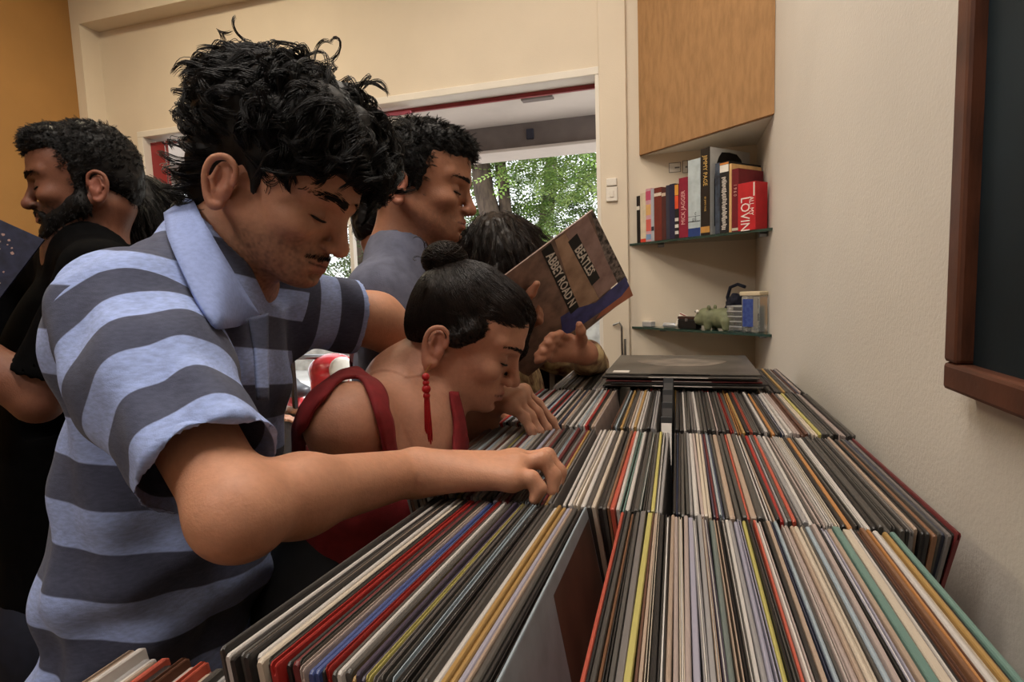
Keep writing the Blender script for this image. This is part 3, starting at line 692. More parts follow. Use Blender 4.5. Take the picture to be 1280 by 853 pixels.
def strip(name, A, B, m, parent, th=.002, cfun=None, n=None, lay=None):
    """band of cloth between polyline A and polyline B (resampled)"""
    def rs(P, k):
        P = np.array(P, float); d = np.r_[0, np.cumsum(np.linalg.norm(np.diff(P, axis=0), axis=1))]; t = np.linspace(0, d[-1], k)
        Q = np.stack([np.interp(t, d, P[:, i]) for i in range(3)], 1)
        for _ in range(2): Q[1:-1] = (Q[:-2]+2*Q[1:-1]+Q[2:])/4
        return Q
    k = n or 24; A, B = rs(A, k), rs(B, k); c = 6; V = []; up = None
    for i in range(k):
        for j in range(c): V.append(A[i]+(B[i]-A[i])*j/(c-1))
    q = np.array([(i*c+j, i*c+j+1, (i+1)*c+j+1, (i+1)*c+j) for i in range(k-1) for j in range(c-1)]); V = np.array(V)
    if lay:
        for _ in range(3):
            d = lay[0].ev(V); g = np.stack([lay[0].ev(V+np.eye(3)[i]*.002)-d for i in range(3)], 1)/.002; g /= np.linalg.norm(g, axis=1, keepdims=True)+1e-9
            V = np.where((d < lay[1])[:, None], V+g*(lay[1]-d)[:, None], V)
    me = mesh(name, V, q, True)
    if cfun is not None: tint(me, cfun(np.array(V)))
    o = obj(name, me, m, parent); s = o.modifiers.new('solid', 'SOLIDIFY'); s.thickness = th; s.offset = 0; return o
def place_head(M, sc, lm, px, d):
    """translation that puts local landmark lm on photo pixel px at depth d"""
    return at(px[0], px[1], d)-M@np.array(lm)*sc
def person(name_label, cat='person', base=(0, 0, 0)):
    e = empty('person', base); tag(e, name_label, cat); return e
def adopt(root):      # everything built in room coordinates under this root keeps its place
    for c in root.children: c.matrix_parent_inverse = Matrix.Translation(root.location).inverted()
# ================================================================ man in the striped polo shirt
rng = np.random.default_rng(11)
p1 = person('young man in a blue and grey striped polo shirt flipping through records', base=tuple(at(170, 900, .70)[:2])+(0,))
M1 = headframe((.87, -.48, -.10), 3); s1 = .93; t1 = at(355, 231, .715)
H1 = head_field(nose=1.08, jaw=1.0).frame(M1, t1, s1)
hl = lambda p: M1@np.array(p, float)*s1+t1
nb = at(262, 318, .728)                      # neck base
SR, SL = at(162, 404, .585), at(352, 385, .84)      # shoulders
ER, WR_ = at(294, 636, .435), at(508, 592, .62)
EL, WL = at(470, 400, .93), at(560, 470, 1.02)
CH, WA, HI = at(243, 470, .71), at(222, 660, .70), at(192, 880, .70)
tf = unit(RT*.96+fw*.12)                    # chest direction
tl = unit(np.cross([0, 0, 1], tf))
S = Field(); S.extend(H1)
S.cone(hl((-.035, 0, -.06)), nb, .045, .053, .014); S.cone(hl((.02, 0, -.085)), nb+tf*.03-np.array([0, 0, .02]), .03, .045, .03)
S.cone(nb-np.array([0,0,.03]), CH, .055, .09, .04); S.cone(nb-np.array([0,0,.045]), SR, .034, .045, .04); S.cone(nb-np.array([0,0,.045]), SL, .034, .045, .04)
S.chain([SR, SR+(ER-SR)*.5, ER], [.045, .036, .0305], .03)
FO = ER+(WR_-ER)*.3
S.chain([ER, FO, WR_], [.0305, .0325, .0255], .02, flat=UP, fs=1.0)
S.ell(ER+(ER-SR)*.05, (.029, .029, .027), .02)
kn = [at(640, 575, .685), at(645, 577, .66), at(645, 584, .635), at(640, 600, .612)]
fi = [[at(676, 572, .70), at(693, 588, .70), at(696, 604, .69)], [at(684, 570, .672), at(699, 590, .668), at(697, 611, .66)], [at(678, 574, .642), at(692, 595, .64), at(691, 616, .635)], [at(664, 599, .612), at(674, 611, .61), at(668, 624, .608)]]
th = [at(560, 598, .66), at(600, 605, .69), at(630, 612, .70), at(652, 622, .70)]
hand_chain(S, WR_, kn, fi, th, r=1.02)
S.chain([SL, EL, WL], [.05, .04, .03], .03)
kn2 = [at(600+i*2, 490+i*3, 1.02+.02*i) for i in range(4)]; fi2 = [[k+at(640, 520, 1.05)*.0+RT*.03-UP*.02, k+RT*.045-UP*.045, k+RT*.05-UP*.065] for k in kn2]
hand_chain(S, WL, kn2, fi2, [WL+RT*.02-UP*.01, WL+RT*.04-UP*.03+fw*.0, WL+RT*.06-UP*.045, WL+RT*.07-UP*.06])
hb = box_of([hl((x, y, z)) for x in (-.13, .14) for y in (-.1, .1) for z in (-.13, .13)], 0)
h1 = box_of(kn+sum(fi, [])+th+[WR_, ER, FO, ER+(SR-ER)*.4], .045)
h2 = box_of(kn2+sum(fi2, [])+[WL], .03)
build_skin('body', S, (184, 132, 104), [(*hb, .0019), (*h1, .0024), (*h2, .003)], .0055, p1, M=M1, t=t1, sc=s1, stubble=.5, lips=(150, 88, 78))
# eyebrows, lashes, moustache
BR = HAIRM('brow_hair', (24, 18, 16), .6)
face_hair(p1, M1, t1, s1, rng, 220, 1.4, BR)
u = rng.uniform(-1, 1, 380); z = -.0578+rng.normal(0, .0019, 380)-np.abs(u)*.006; x = .1025-.017*u*u
P = np.stack([x, u*.027, z], 1); d = unit_rows(np.stack([.1+0*u, u*.7, -.75+0*u], 1)); P = P[:, None]+d[:, None]*np.linspace(0, .0055, 4)[None, :, None]
hair_obj('moustache', [strands(P@M1.T*s1+t1, .00022*np.array([1, 1, .8, .3]))], BR, p1)
# hair: full wavy mass
HB = Field()
HB.ell((-.022, 0, .05), (.102, .086, .086), .02); HB.ell((.045, 0, .09), (.058, .074, .045), .03); HB.ell((.092, -.006, .072), (.03, .058, .03), .02)
HB.ell((.0, 0, .110), (.06, .06, .034), .03); HB.ell((-.065, 0, .08), (.055, .07, .055), .03); HB.ell((-.088, 0, -.015), (.034, .062, .06), .03); HB.ell((-.07, 0, -.06), (.028, .045, .035), .03); HB.ell((-.092, 0, .075), (.055, .07, .058), .03); HB.ell((-.10, 0, .03), (.04, .06, .05), .03)
for s in (-1, 1): HB.cone((-.003, s*.072, .02), (.010, s*.0700, -.022), .010, .004, .015); HB.ell((.03, s*.068, .055), (.05, .02, .036), .02)
for s in (-1, 1): HB.ell((-.024, s*.088, -.034), (.026, .02, .030), .008, '-')
rr = np.random.default_rng(5)
for i in range(40):
    a = rr.normal(0, 1, 3); a /= np.linalg.norm(a); a[2] = abs(a[2])*.9+.02
    c = np.array([-.005, 0, .06])+a*np.array([.098, .08, .082])
    if c[0] > .05 and c[2] < .06: continue
    HB.ell(c, rr.uniform(.016, .028, 3), .012)
HB = HB.frame(M1, t1, s1); V, Q = HB.surf(.003)
V = V+vnormals(V, Q)*(vnoise(V, 95, 2)*.002)[:, None]
parts = [(V, Q)]
def lq(P): return ((P-t1)/s1)@M1
ok = lambda c: np.where((lq(c)[:, 2] > .0) & ~((lq(c)[:, 0] > .075) & (lq(c)[:, 2] < .05)), 1., np.where((lq(c)[:, 0] < -.04) & (lq(c)[:, 2] <= 0), .7, .10))*(np.linalg.norm((lq(c)*np.array([1, 0, 1]))-np.array([-.02, 0, -.025]), axis=1) > .042)
R_, N_ = sample(V, Q, 800, rng, ok); q = lq(R_)
swirl = np.stack([.8*np.sin(q[:, 1]*30)+.5-1.1*(q[:, 0] < -.03), q[:, 1]*6+.6*np.sin(q[:, 0]*38), -.5+.6*np.sin(q[:, 2]*33+1)], 1)
fl = swirl+rng.normal(0, .28, (len(q), 3)); fl = unit_rows(fl@M1.T); fl = unit_rows(fl-N_*(fl*N_).sum(1)[:, None]*.95)
parts.append(clumps(R_-N_*.005, N_, fl, rng.uniform(.025, .06, len(R_)), 10, 16, rng, curl=.0045, turns=.7, lift=.011, spread=.0036, r0=.00045))
R_, N_ = sample(V, Q, 34, rng, lambda c: np.where(lq(c)[:, 2] > .108, 1., .0)); fl = unit_rows(N_*.5+rng.normal(0, .6, N_.shape))
parts.append(clumps(R_-N_*.004, N_, fl, rng.uniform(.025, .05, len(R_)), 16, 9, rng, curl=.0095, turns=1.0, lift=.012, spread=.0022, r0=.0004))
hair_obj('hair', parts, HAIRM(), p1)
# striped polo shirt
axis_t = unit(HI-nb)
def stripes1(V):
    ua = unit(ER-SR); dS = V-SR; along = dS@ua; rad = np.linalg.norm(dS-along[:, None]*ua, axis=1)
    q_ = np.clip(along, -.02, .26)[:, None]*ua; mR = np.minimum(FT.ev(V)-(np.linalg.norm(dS-q_, axis=1)-.064)-.004, along+.012)
    ua2 = unit(EL-SL); along2 = (V-SL)@ua2; mL = np.minimum((V-SL)@unit(ua2*.8+unit(SL-nb)*.6), .085-np.linalg.norm(V-SL-along2[:, None]*ua2, axis=1))
    n = .010*vnoise(V, 9, 2)
    return np.stack([((V-nb)@axis_t+.012)/.084+n, np.where(mL > mR, along2/.07, (along-.0145)/.078)+n, np.maximum(mR, mL)], 1)
def stripe_mat(name, ca, cb):
    m = mat(name, (255, 255, 255), .88, 0, 20, .25, 900, sheen=.1, spec=.12); nt = m.node_tree; b = nt.nodes['Principled BSDF']
    a = nt.nodes.new('ShaderNodeAttribute'); a.attribute_name = 'tint'
    def mth(op, x, v=None):
        n = nt.nodes.new('ShaderNodeMath'); n.operation = op; nt.links.new(x, n.inputs[0])
        if v is not None: n.inputs[1].default_value = v
        return n.outputs[0]
    sp = nt.nodes.new('ShaderNodeSeparateColor'); nt.links.new(a.outputs['Color'], sp.inputs[0])
    g = mth('GREATER_THAN', sp.outputs[2], 0.0); mf = nt.nodes.new('ShaderNodeMix'); nt.links.new(g, mf.inputs[0]); nt.links.new(sp.outputs[0], mf.inputs[2]); nt.links.new(sp.outputs[1], mf.inputs[3])
    w = mth('SINE', mth('MULTIPLY', mf.outputs[0], 2*pi)); w = mth('ADD', mth('MULTIPLY', w, 9), .5); cl = nt.nodes.new('ShaderNodeClamp'); nt.links.new(w, cl.inputs[0])
    tc = nt.nodes.new('ShaderNodeTexCoord'); mp = nt.nodes.new('ShaderNodeMapping'); mp.inputs['Scale'].default_value = (1, 1, 3); nt.links.new(tc.outputs['Object'], mp.inputs[0])
    n = nt.nodes.new('ShaderNodeTexNoise'); n.inputs['Scale'].default_value = 130; n.inputs['Detail'].default_value = 6; nt.links.new(mp.outputs[0], n.inputs[0])
    mr = nt.nodes.new('ShaderNodeMapRange'); mr.inputs[1].default_value = .3; mr.inputs[2].default_value = .7; mr.inputs[3].default_value = .82; mr.inputs[4].default_value = 1.15; nt.links.new(n.outputs[0], mr.inputs[0])
    mx = nt.nodes.new('ShaderNodeMix'); mx.data_type = 'RGBA'; mx.inputs[6].default_value = (*lin(ca), 1); mx.inputs[7].default_value = (*lin(cb), 1); nt.links.new(cl.outputs[0], mx.inputs[0])
    vm = nt.nodes.new('ShaderNodeVectorMath'); vm.operation = 'SCALE'; nt.links.new(mx.outputs[2], vm.inputs[0]); nt.links.new(mr.outputs[0], vm.inputs['Scale']); nt.links.new(vm.outputs[0], b.inputs['Base Color'])
    return m
fs = .66; FT = Field(); FT.cone(nb+np.array([0, 0, -.035]), CH, .075, .138, .06, flat=tf, fs=fs); FT.cone(CH, WA, .142, .142, .06, flat=tf, fs=fs); FT.cone(WA, HI, .142, .162, .06, flat=tf, fs=fs); FT.cone(nb-np.array([0, 0, .045]), SR, .046, .055, .06)
SH = Field()
SH.cone(nb+np.array([0, 0, -.035]), CH, .075, .138, .06, flat=tf, fs=fs); SH.cone(CH, WA, .142, .142, .06, flat=tf, fs=fs); SH.cone(WA, HI, .142, .162, .06, flat=tf, fs=fs); SH.cone(HI, HI+np.array([0, 0, -.02]), .162, .162, .03, flat=tf, fs=fs)
SH.cone(nb-np.array([0, 0, .045]), SR, .046, .062, .06); SH.cone(nb-np.array([0, 0, .045]), SL, .046, .062, .06)
uR = unit(ER-SR); hemR = SR+uR*.232
SH.chain([SR, SR+uR*.10, SR+uR*.25], [.066, .062, .056], .03)
uL = unit(EL-SL); hemL = SL+uL*.115
SH.chain([SL, SL+uL*.14], [.062, .056], .03)
SH.cone(hemR-uR*.02, hemR+uR*.08, .048, .058, .004, '-'); SH.plane(hemR, unit(uR+UP*-.10), hemR-.12, hemR+.12, .002)
SH.cone(hemL-uL*.03, hemL+uL*.06, .046, .05, .004, '-'); SH.plane(hemL, uL, hemL-.075, hemL+.075, .002)
SH.cone(nb+np.array([0,0,-.03]), at(254, 306, .725), .06, .048, .03); SH.cone(hl((-.02, 0, -.10)), nb+tf*.03, .052, .056, .006, '-'); SH.cone(nb+tf*.05, nb+tf*.13-np.array([0, 0, .05]), .05, .03, .012, '-')
def wr1(V):
    a = (V-CH)@axis_t; b = (V-CH)@tf
    return .006*np.sin(a*70+b*38+3*vnoise(V, 8, 3))*np.clip((a-.05)/.2, 0, 1)+.0035*np.sin(a*40-b*90+4*vnoise(V, 7, 6))*np.clip((a+.12)/.1, 0, 1)
M_SHIRT = stripe_mat('polo_knit', (150, 167, 214), (74, 78, 98)); M_COLLAR = mat('collar_knit', (138, 154, 202), .85, .06, 200, .25, 900)
cloth_obj('polo_shirt', SH, .0045, M_SHIRT, p1, stripes1, .006, 15, wr1)
# collar and placket
sp_ = lambda x, y, o, d=.6: SH.on(x, y, o, dflt=d)
strip('collar', [at(206, 268, .685), sp_(210, 300, .012), sp_(230, 345, .014), sp_(250, 385, .014), sp_(272, 413, .012), sp_(296, 408, .012), sp_(320, 397, .010)], [at(240, 246, .70), sp_(258, 285, .028, .64), sp_(276, 318, .03, .62), sp_(292, 345, .03, .62), sp_(304, 366, .026, .62), sp_(313, 380, .022, .62), sp_(323, 392, .016, .62)], M_COLLAR, p1, .005, n=30)
strip('collar', [at(206, 268, .685), at(240, 262, .75), at(276, 300, .80), at(332, 362, .79)], [at(240, 246, .70), at(268, 262, .74), at(300, 305, .775), at(324, 378, .76)], M_COLLAR, p1, .005)
strip('placket', [at(310, 398, .622), at(318, 440, .615), at(322, 500, .61)], [at(335, 392, .64), at(334, 440, .63), at(335, 500, .625)], M_SHIRT, p1, .004, stripes1)
M_DENIM = mat('dark_denim', (34, 40, 62), .8, .2, 60, .3, 500)
TR = Field(); hz = HI[2]
for s in (-1, 1):
    hp_ = HI+tl*s*.085-np.array([0, 0, .06]); kn_ = np.array([hp_[0]+tf[0]*.03, hp_[1]+tf[1]*.03, .48]); an = np.array([hp_[0], hp_[1], .06])
    TR.chain([hp_, kn_, an], [.092, .068, .058], .04)
TR.cone(HI+tl*.06, HI-tl*.06, .11, .11, .05)
cloth_obj('jeans', TR, .009, M_DENIM, p1, None, .004, 14)
SHOE = mat('dark_leather', (30, 27, 26), .45, .15, 40)
def shoes(root, HIp, tfv, tlv, w=.085, m=SHOE):
    for s in (-1, 1):
        a = np.array([HIp[0], HIp[1], 0])+tlv*s*w; Fz = Field(); t2 = np.array([tfv[0], tfv[1], 0]); t2 /= np.linalg.norm(t2)
        Fz.cone(a-t2*.05+[0, 0, .035], a+t2*.16+[0, 0, .03], .038, .034, .02, flat=(0, 0, 1), fs=.8); Fz.cone(a+[0, 0, .05], a-t2*.02+[0, 0, .08], .04, .042, .03)
        Fz.plane(a+[0, 0, .002], (0, 0, -1), a-.3, a+.3, .002)
        V, Q = Fz.surf(.007); obj('shoe', mesh('shoe', V, Q, True), m, root)
shoes(p1, HI, tf, tl)
adopt(p1)
# ================================================================ woman in the red top
rng = np.random.default_rng(12)
p2 = person('woman with a hair bun, red strappy top and long red earring bending over records', base=tuple(at(440, 900, .82)[:2])+(0,))
M2 = headframe((.90, -.43, -.05), 4); s2 = .87; t2 = at(583, 417, .862)
h2l = lambda p: M2@np.array(p, float)*s2+t2
nb2 = at(505, 480, .868); SR2, SL2 = at(434, 530, .705), at(566, 508, .95)
ER2, WR2 = at(472, 655, .79), at(552, 612, .75); EL2, WL2 = at(586, 590, .985), at(612, 500, .935)
CH2, WA2, HI2 = at(484, 620, .82), at(430, 760, .82), at(400, 930, .83)
tf2 = unit(RT*.97+fw*.05); tl2 = unit(np.cross([0, 0, 1], tf2))
S = Field(); S.extend(head_field(fem=True, nose=.98, jaw=.93).frame(M2, t2, s2))
S.cone(h2l((-.035, 0, -.058)), nb2, .041, .045, .012); S.cone(h2l((.01, 0, -.08)), at(532, 525, .82), .022, .04, .03)
S.cone(nb2-UP*.03, CH2, .075, .115, .05, flat=tf2, fs=.8); S.cone(nb2-UP*.012, SR2, .034, .046, .03); S.cone(nb2-UP*.012, SL2, .034, .044, .03)
S.cone(at(512, 560, .82), CH2, .08, .10, .04, flat=tf2, fs=.9)
S.chain([at(532, 528, .80), at(480, 520, .745), at(440, 505, .70)], [.010, .009, .008], .012)       # collar bone
S.chain([SR2, SR2+(ER2-SR2)*.5, ER2, WR2], [.0485, .044, .035, .026], .022)
S.chain([SL2, SL2+(EL2-SL2)*.5, EL2], [.043, .040, .033], .025); S.chain([EL2, EL2+(WL2-EL2)*.35, WL2], [.032, .033, .023], .02)
kn2a = [at(655, 489, .945), at(651, 493, .925), at(645, 500, .908), at(638, 508, .893)]
fi2a = [[at(673, 505, .945), at(690, 526, .94), at(700, 544, .935)], [at(672, 516, .92), at(684, 536, .915), at(688, 553, .912)], [at(663, 520, .90), at(674, 540, .897), at(678, 556, .895)], [at(655, 522, .885), at(664, 538, .883), at(668, 550, .882)]]
th2a = [at(625, 505, .955), at(648, 513, .972), at(668, 526, .975), at(680, 540, .97)]
hand_chain(S, WL2, kn2a, fi2a, th2a, r=.92)
kn2b = [at(578, 606, .76), at(580, 610, .745), at(580, 616, .73), at(577, 622, .716)]
fi2b = [[k+RT*.03-UP*.008, k+RT*.05-UP*.022, k+RT*.058-UP*.038] for k in kn2b]
hand_chain(S, WR2, kn2b, fi2b, [WR2+RT*.01+fw*.02, WR2+RT*.04+fw*.035, WR2+RT*.06+fw*.035-UP*.01, WR2+RT*.075+fw*.03-UP*.02], r=.92)
hb = box_of([h2l((x, y, z)) for x in (-.13, .14) for y in (-.1, .1) for z in (-.13, .13)], 0)
SK2 = S; build_skin('body', S, (176, 126, 102), [(hb[0]-np.array([.06, .06, .12]), hb[1], .0023), (*box_of(kn2a+sum(fi2a, [])+th2a+[WL2], .03), .002)], .0055, p2, M=M2, t=t2, sc=s2, lips=(138, 80, 74))
face_hair(p2, M2, t2, s2, rng, 130, .8, BR)
# hair: tight cap combed back into a bun
HC = Field(); HC.ell((-.013, 0, .035), (.1, .0785, .0865), .02); HC.ell((.045, 0, .068), (.046, .066, .040), .02); HC.ell((-.072, 0, -.012), (.03, .055, .042), .03)
for s in (-1, 1): HC.cone((.02, s*.078, .02), (-.005, s*.078, -.01), .012, .01, .015); HC.ell((-.020, s*.086, -.034), (.023, .018, .030), .006, '-')
HC.ell((.1, 0, -.03), (.05, .085, .072), .012, '-')
HC.cone((.082, .03, .072), (.092, .060, .01), .013, .012, .02); HC.cone((.092, .060, .01), (.088, .066, -.04), .012, .006, .015)
HC = HC.frame(M2, t2, s2); V, Q = HC.surf(.003)
bun = at(556, 325, .86); BF = Field(); BF.ell(bun, (.033, .033, .027), .01); BF.cone(bun-UP*.02+RT*.005, bun-UP*.05+RT*.01, .024, .032, .02)
Vb, Qb = BF.surf(.003); parts = [(V, Q), (Vb, Qb)]
lq2 = lambda P: ((P-t2)/s2)@M2
R_, N_ = sample(V, Q, 1500, rng); fl = bun-R_; fl = unit_rows(fl-N_*(fl*N_).sum(1)[:, None]); q = lq2(R_)
hang = (q[:, 0] > .085) & (q[:, 1] > .02); fl[hang] = -M2[:, 2]
Ld = np.minimum(np.linalg.norm(bun-R_, axis=1)*.6, .06)
parts.append(clumps(R_-N_*.001, N_, fl, np.maximum(Ld, .012), 8, 10, rng, curl=.0005, turns=.6, lift=.0022, spread=.0024, r0=.00038, lay=(HC, .0016)))
nB = 900; st_ = unit_rows(rng.normal(0, 1, (nB, 3))); ax = unit_rows(UP*.9+RT*.3+rng.normal(0, .45, (nB, 3))); K = 14      # hair wound round the bun
ang = np.linspace(0, 1, K)[None, :, None]*rng.uniform(.8, 2.2, (nB, 1, 1)); st_ = unit_rows(st_-ax*(st_*ax).sum(1)[:, None]*.6); c3 = np.cross(ax, st_)
dd = (ax*(st_*ax).sum(1)[:, None])[:, None]*(1-np.cos(ang))+st_[:, None]*np.cos(ang)+c3[:, None]*np.sin(ang)
rb = np.array([.033, .033, .027])*rng.uniform(1.0, 1.08, (nB, 1, 1)); parts.append(strands(bun+dd*rb, .0007*np.concatenate([[.4], np.ones(K-3), [.7, .3]])))
R_, N_ = sample(Vb, Qb, 26, rng); fl = unit_rows(np.cross(UP, N_)+N_*.35+rng.normal(0, .3, N_.shape))
parts.append(clumps(R_, N_, fl, rng.uniform(.015, .03, 26), 12, 3, rng, curl=.006, turns=.8, lift=.008, spread=.0008, r0=.0003))
hair_obj('hair', parts, HAIRM('hair_dark_brown', (36, 27, 23), .4), p2)
# red strappy top
M_REDT = mat('red_jersey', (126, 30, 34), .85, .12, 60, .2, 700)
TP = Field(); TP.cone(at(482, 600, .80), at(468, 670, .81), .148, .136, .05, flat=tf2, fs=.76); TP.ell(at(535, 600, .75), (.055, .055, .055), .04); TP.ell(at(540, 600, .86), (.055, .055, .055), .04)
TP.plane(at(480, 575, .80), unit(UP+RT*.25), at(480, 560, .80)-.4, at(480, 560, .80)+.4, .004)
aR = unit(ER2-SR2); TP.cone(SR2, SR2+aR*.11, .058, .054, .012, '-')
cloth_obj('tank_top', TP, .005, M_REDT, p2, None, .003, 16)
def st(x, y, o=.012, d=.72): return SK2.on(x, y, o, dflt=d)
strip('strap', [at(366, 590, .76), st(367, 560, .008, .75), st(366, 535, .008, .74), st(376, 508), st(396, 485), st(425, 464, .006, .745), st(447, 459, .006, .77), st(470, 478), st(484, 512), st(492, 545), st(500, 590)], [st(378, 590), st(380, 560), st(382, 535), st(392, 512), st(408, 494), st(430, 477), st(446, 473), st(458, 486), st(470, 516), st(478, 548), st(484, 590)], M_REDT, p2, .005, n=90, lay=(SK2, .005))
strip('strap', [st(562, 490, .008, .9), st(565, 515, .008, .88), st(567, 545, .008, .87), st(570, 590, .008, .86)], [st(572, 490, .008, .9), st(576, 515, .008, .885), st(579, 545, .008, .875), st(583, 590, .008, .865)], M_REDT, p2, .005, lay=(SK2, .005))
# earring
M_ERED = mat('red_bead', (168, 24, 30), .4, .1, 60)
lobe = h2l((-.021, -.081, -.059)); dl = min(float((SK2.on(x_, y_, 0, dflt=.9)-np.array([0, 0, CZ]))@fw) for x_, y_ in [(550+a_, b_) for b_ in (462, 480, 500, 520, 540, 556) for a_ in (-6, 0, 6)]); eb = lobe-UP*.010; eb = eb-fw*max(float((eb-np.array([0, 0, CZ]))@fw)-(dl-.010), 0); er = MB()
er.tube([lobe, (lobe+eb)/2, eb], .0011, 6)
E_ = er.build('earring', mat('gold', (190, 150, 80), .3, .05, 20, metal=1), p2)
dn = np.array([0, 0, -1.]); x = MB()
for i, (o_, r) in enumerate(((.006, .0052), (.014, .0045), (.022, .006), (.031, .0048))):
    x.lathe([(r*sin(a), r*cos(a)) for a in np.linspace(.15, pi-.15, 9)], 12, Matrix.Translation(Vector(eb+dn*o_)))
xo = x.build('bead', M_ERED, E_, True)
a_ = rng.uniform(0, 2*pi, 90); rad_ = np.sqrt(rng.uniform(0, 1, 90))*.0052; K = 6
P = (eb+dn*.034)[None, None]+np.stack([np.cos(a_)*rad_, np.sin(a_)*rad_, 0*a_], 1)[:, None]*np.linspace(.6, 1.15, K)[None, :, None]+dn*(rng.uniform(.082, .09, 90)[:, None, None]*np.linspace(0, 1, K)[None, :, None])
V, Q = strands(P, .0007); obj('tassel', mesh('tassel', V, Q, True), M_ERED, E_)
# dark skirt down to the floor
TR = Field(); TR.cone(at(466, 680, .81), WA2, .142, .14, .05, flat=tf2, fs=.78); TR.cone(WA2, HI2, .14, .165, .05, flat=tf2, fs=.8); TR.cone(HI2, HI2-np.array([0, 0, .1]), .165, .175, .05, flat=tf2, fs=.8)
for s in (-1, 1):
    a = HI2+tl2*s*.08-np.array([0, 0, .1]); TR.chain([a, np.array([a[0]+.02, a[1], .48]), np.array([a[0], a[1], .07])], [.09, .065, .052], .04)
cloth_obj('trousers', TR, .009, mat('black_trousers', (20, 20, 23), .85, .15, 50), p2, None, .004, 14); shoes(p2, HI2, tf2, tl2, .08); adopt(p2)

# ================================================================ the other customers
def short_hair(root, M, t, sc, rng, col, vol=.012, n=900, L=.02, up=.5, m=None, fade=False, front=.0, ear_cut=.034):
    F = Field(); v = vol
    F.ell((-.014, 0, .038), (.097+v, .076+v*.8, .085+v), .02); F.ell((.05, 0, .075+front), (.045, .064, .034+v*.5), .02); F.ell((-.08, 0, -.02), (.026, .055, .045), .03)
    for s in (-1, 1): F.cone((.002, s*.0715, .02), (.010, s*.069, -.026), .009, .004, .012); F.ell((-.020, s*.086, -.034), (.024, .02, .030), .006, '-')
    F.ell((.1, 0, -.03), (.048, .09, .075), .012, '-')
    F = F.frame(M, t, sc); V, Q = F.surf(.0035); V = V+vnormals(V, Q)*(vnoise(V, 120, 2)*.0018)[:, None]; parts = [(V, Q)]
    q_ = lambda P: ((P-t)/sc)@M
    def okk(c):
        q = q_(c); out = (((q-np.array([-.012, 0, .034]))/np.array([.1, .078, .086]))**2).sum(1) > 1.0
        return out*~((q[:, 0] > .03) & (q[:, 2] < .06))*np.where(q[:, 2] > .02, 1., .3)
    R_, N_ = sample(V, Q, n, rng, okk); q = q_(R_)
    f0 = np.stack([.6*np.ones(len(q)), q[:, 1]*5, -.2+0*q[:, 1]], 1)+rng.normal(0, .35, (len(q), 3)); fl = unit_rows(unit_rows(f0@M.T)*(1-up)+N_*up)
    parts.append(clumps(R_-N_*.003, N_, fl, L*rng.uniform(.6, 1.2, len(R_)), 5, 5, rng, curl=.0008, turns=.5, lift=.002, spread=.0022, r0=.00036))
    hair_obj('hair', parts, m, root)
def long_hair(root, M, t, sc, rng, m, tail, vol=.016, n=900):
    F = Field(); F.ell((-.012, 0, .036), (.10+vol, .08+vol, .088+vol), .02); F.ell((.1, 0, -.035), (.045, .06, .075), .012, '-')
    for s in (-1, 0, 1): F.cone((-.05, s*.06, -.0), (-.06, s*.075, -tail), .05, .035, .04)
    F = F.frame(M, t, sc); V, Q = F.surf(.005); V = V+vnormals(V, Q)*(vnoise(V, 70, 2)*.004)[:, None]; parts = [(V, Q)]
    R_, N_ = sample(V, Q, n, rng); dn = np.array([0, 0, -1.]); q = ((R_-t)/sc)@M
    fl = dn+np.stack([0*q[:, 0], q[:, 1]*5*(q[:, 2] > 0), 0*q[:, 0]], 1)@M.T+rng.normal(0, .12, R_.shape); fl = unit_rows(fl-N_*(fl*N_).sum(1)[:, None]*.9)
    parts.append(clumps(R_-N_*.002, N_, fl, rng.uniform(.05, .1, len(R_)), 9, 8, rng, curl=.003, turns=.9, lift=.004, spread=.004, r0=.0006))
    hair_obj('hair', parts, m, root)
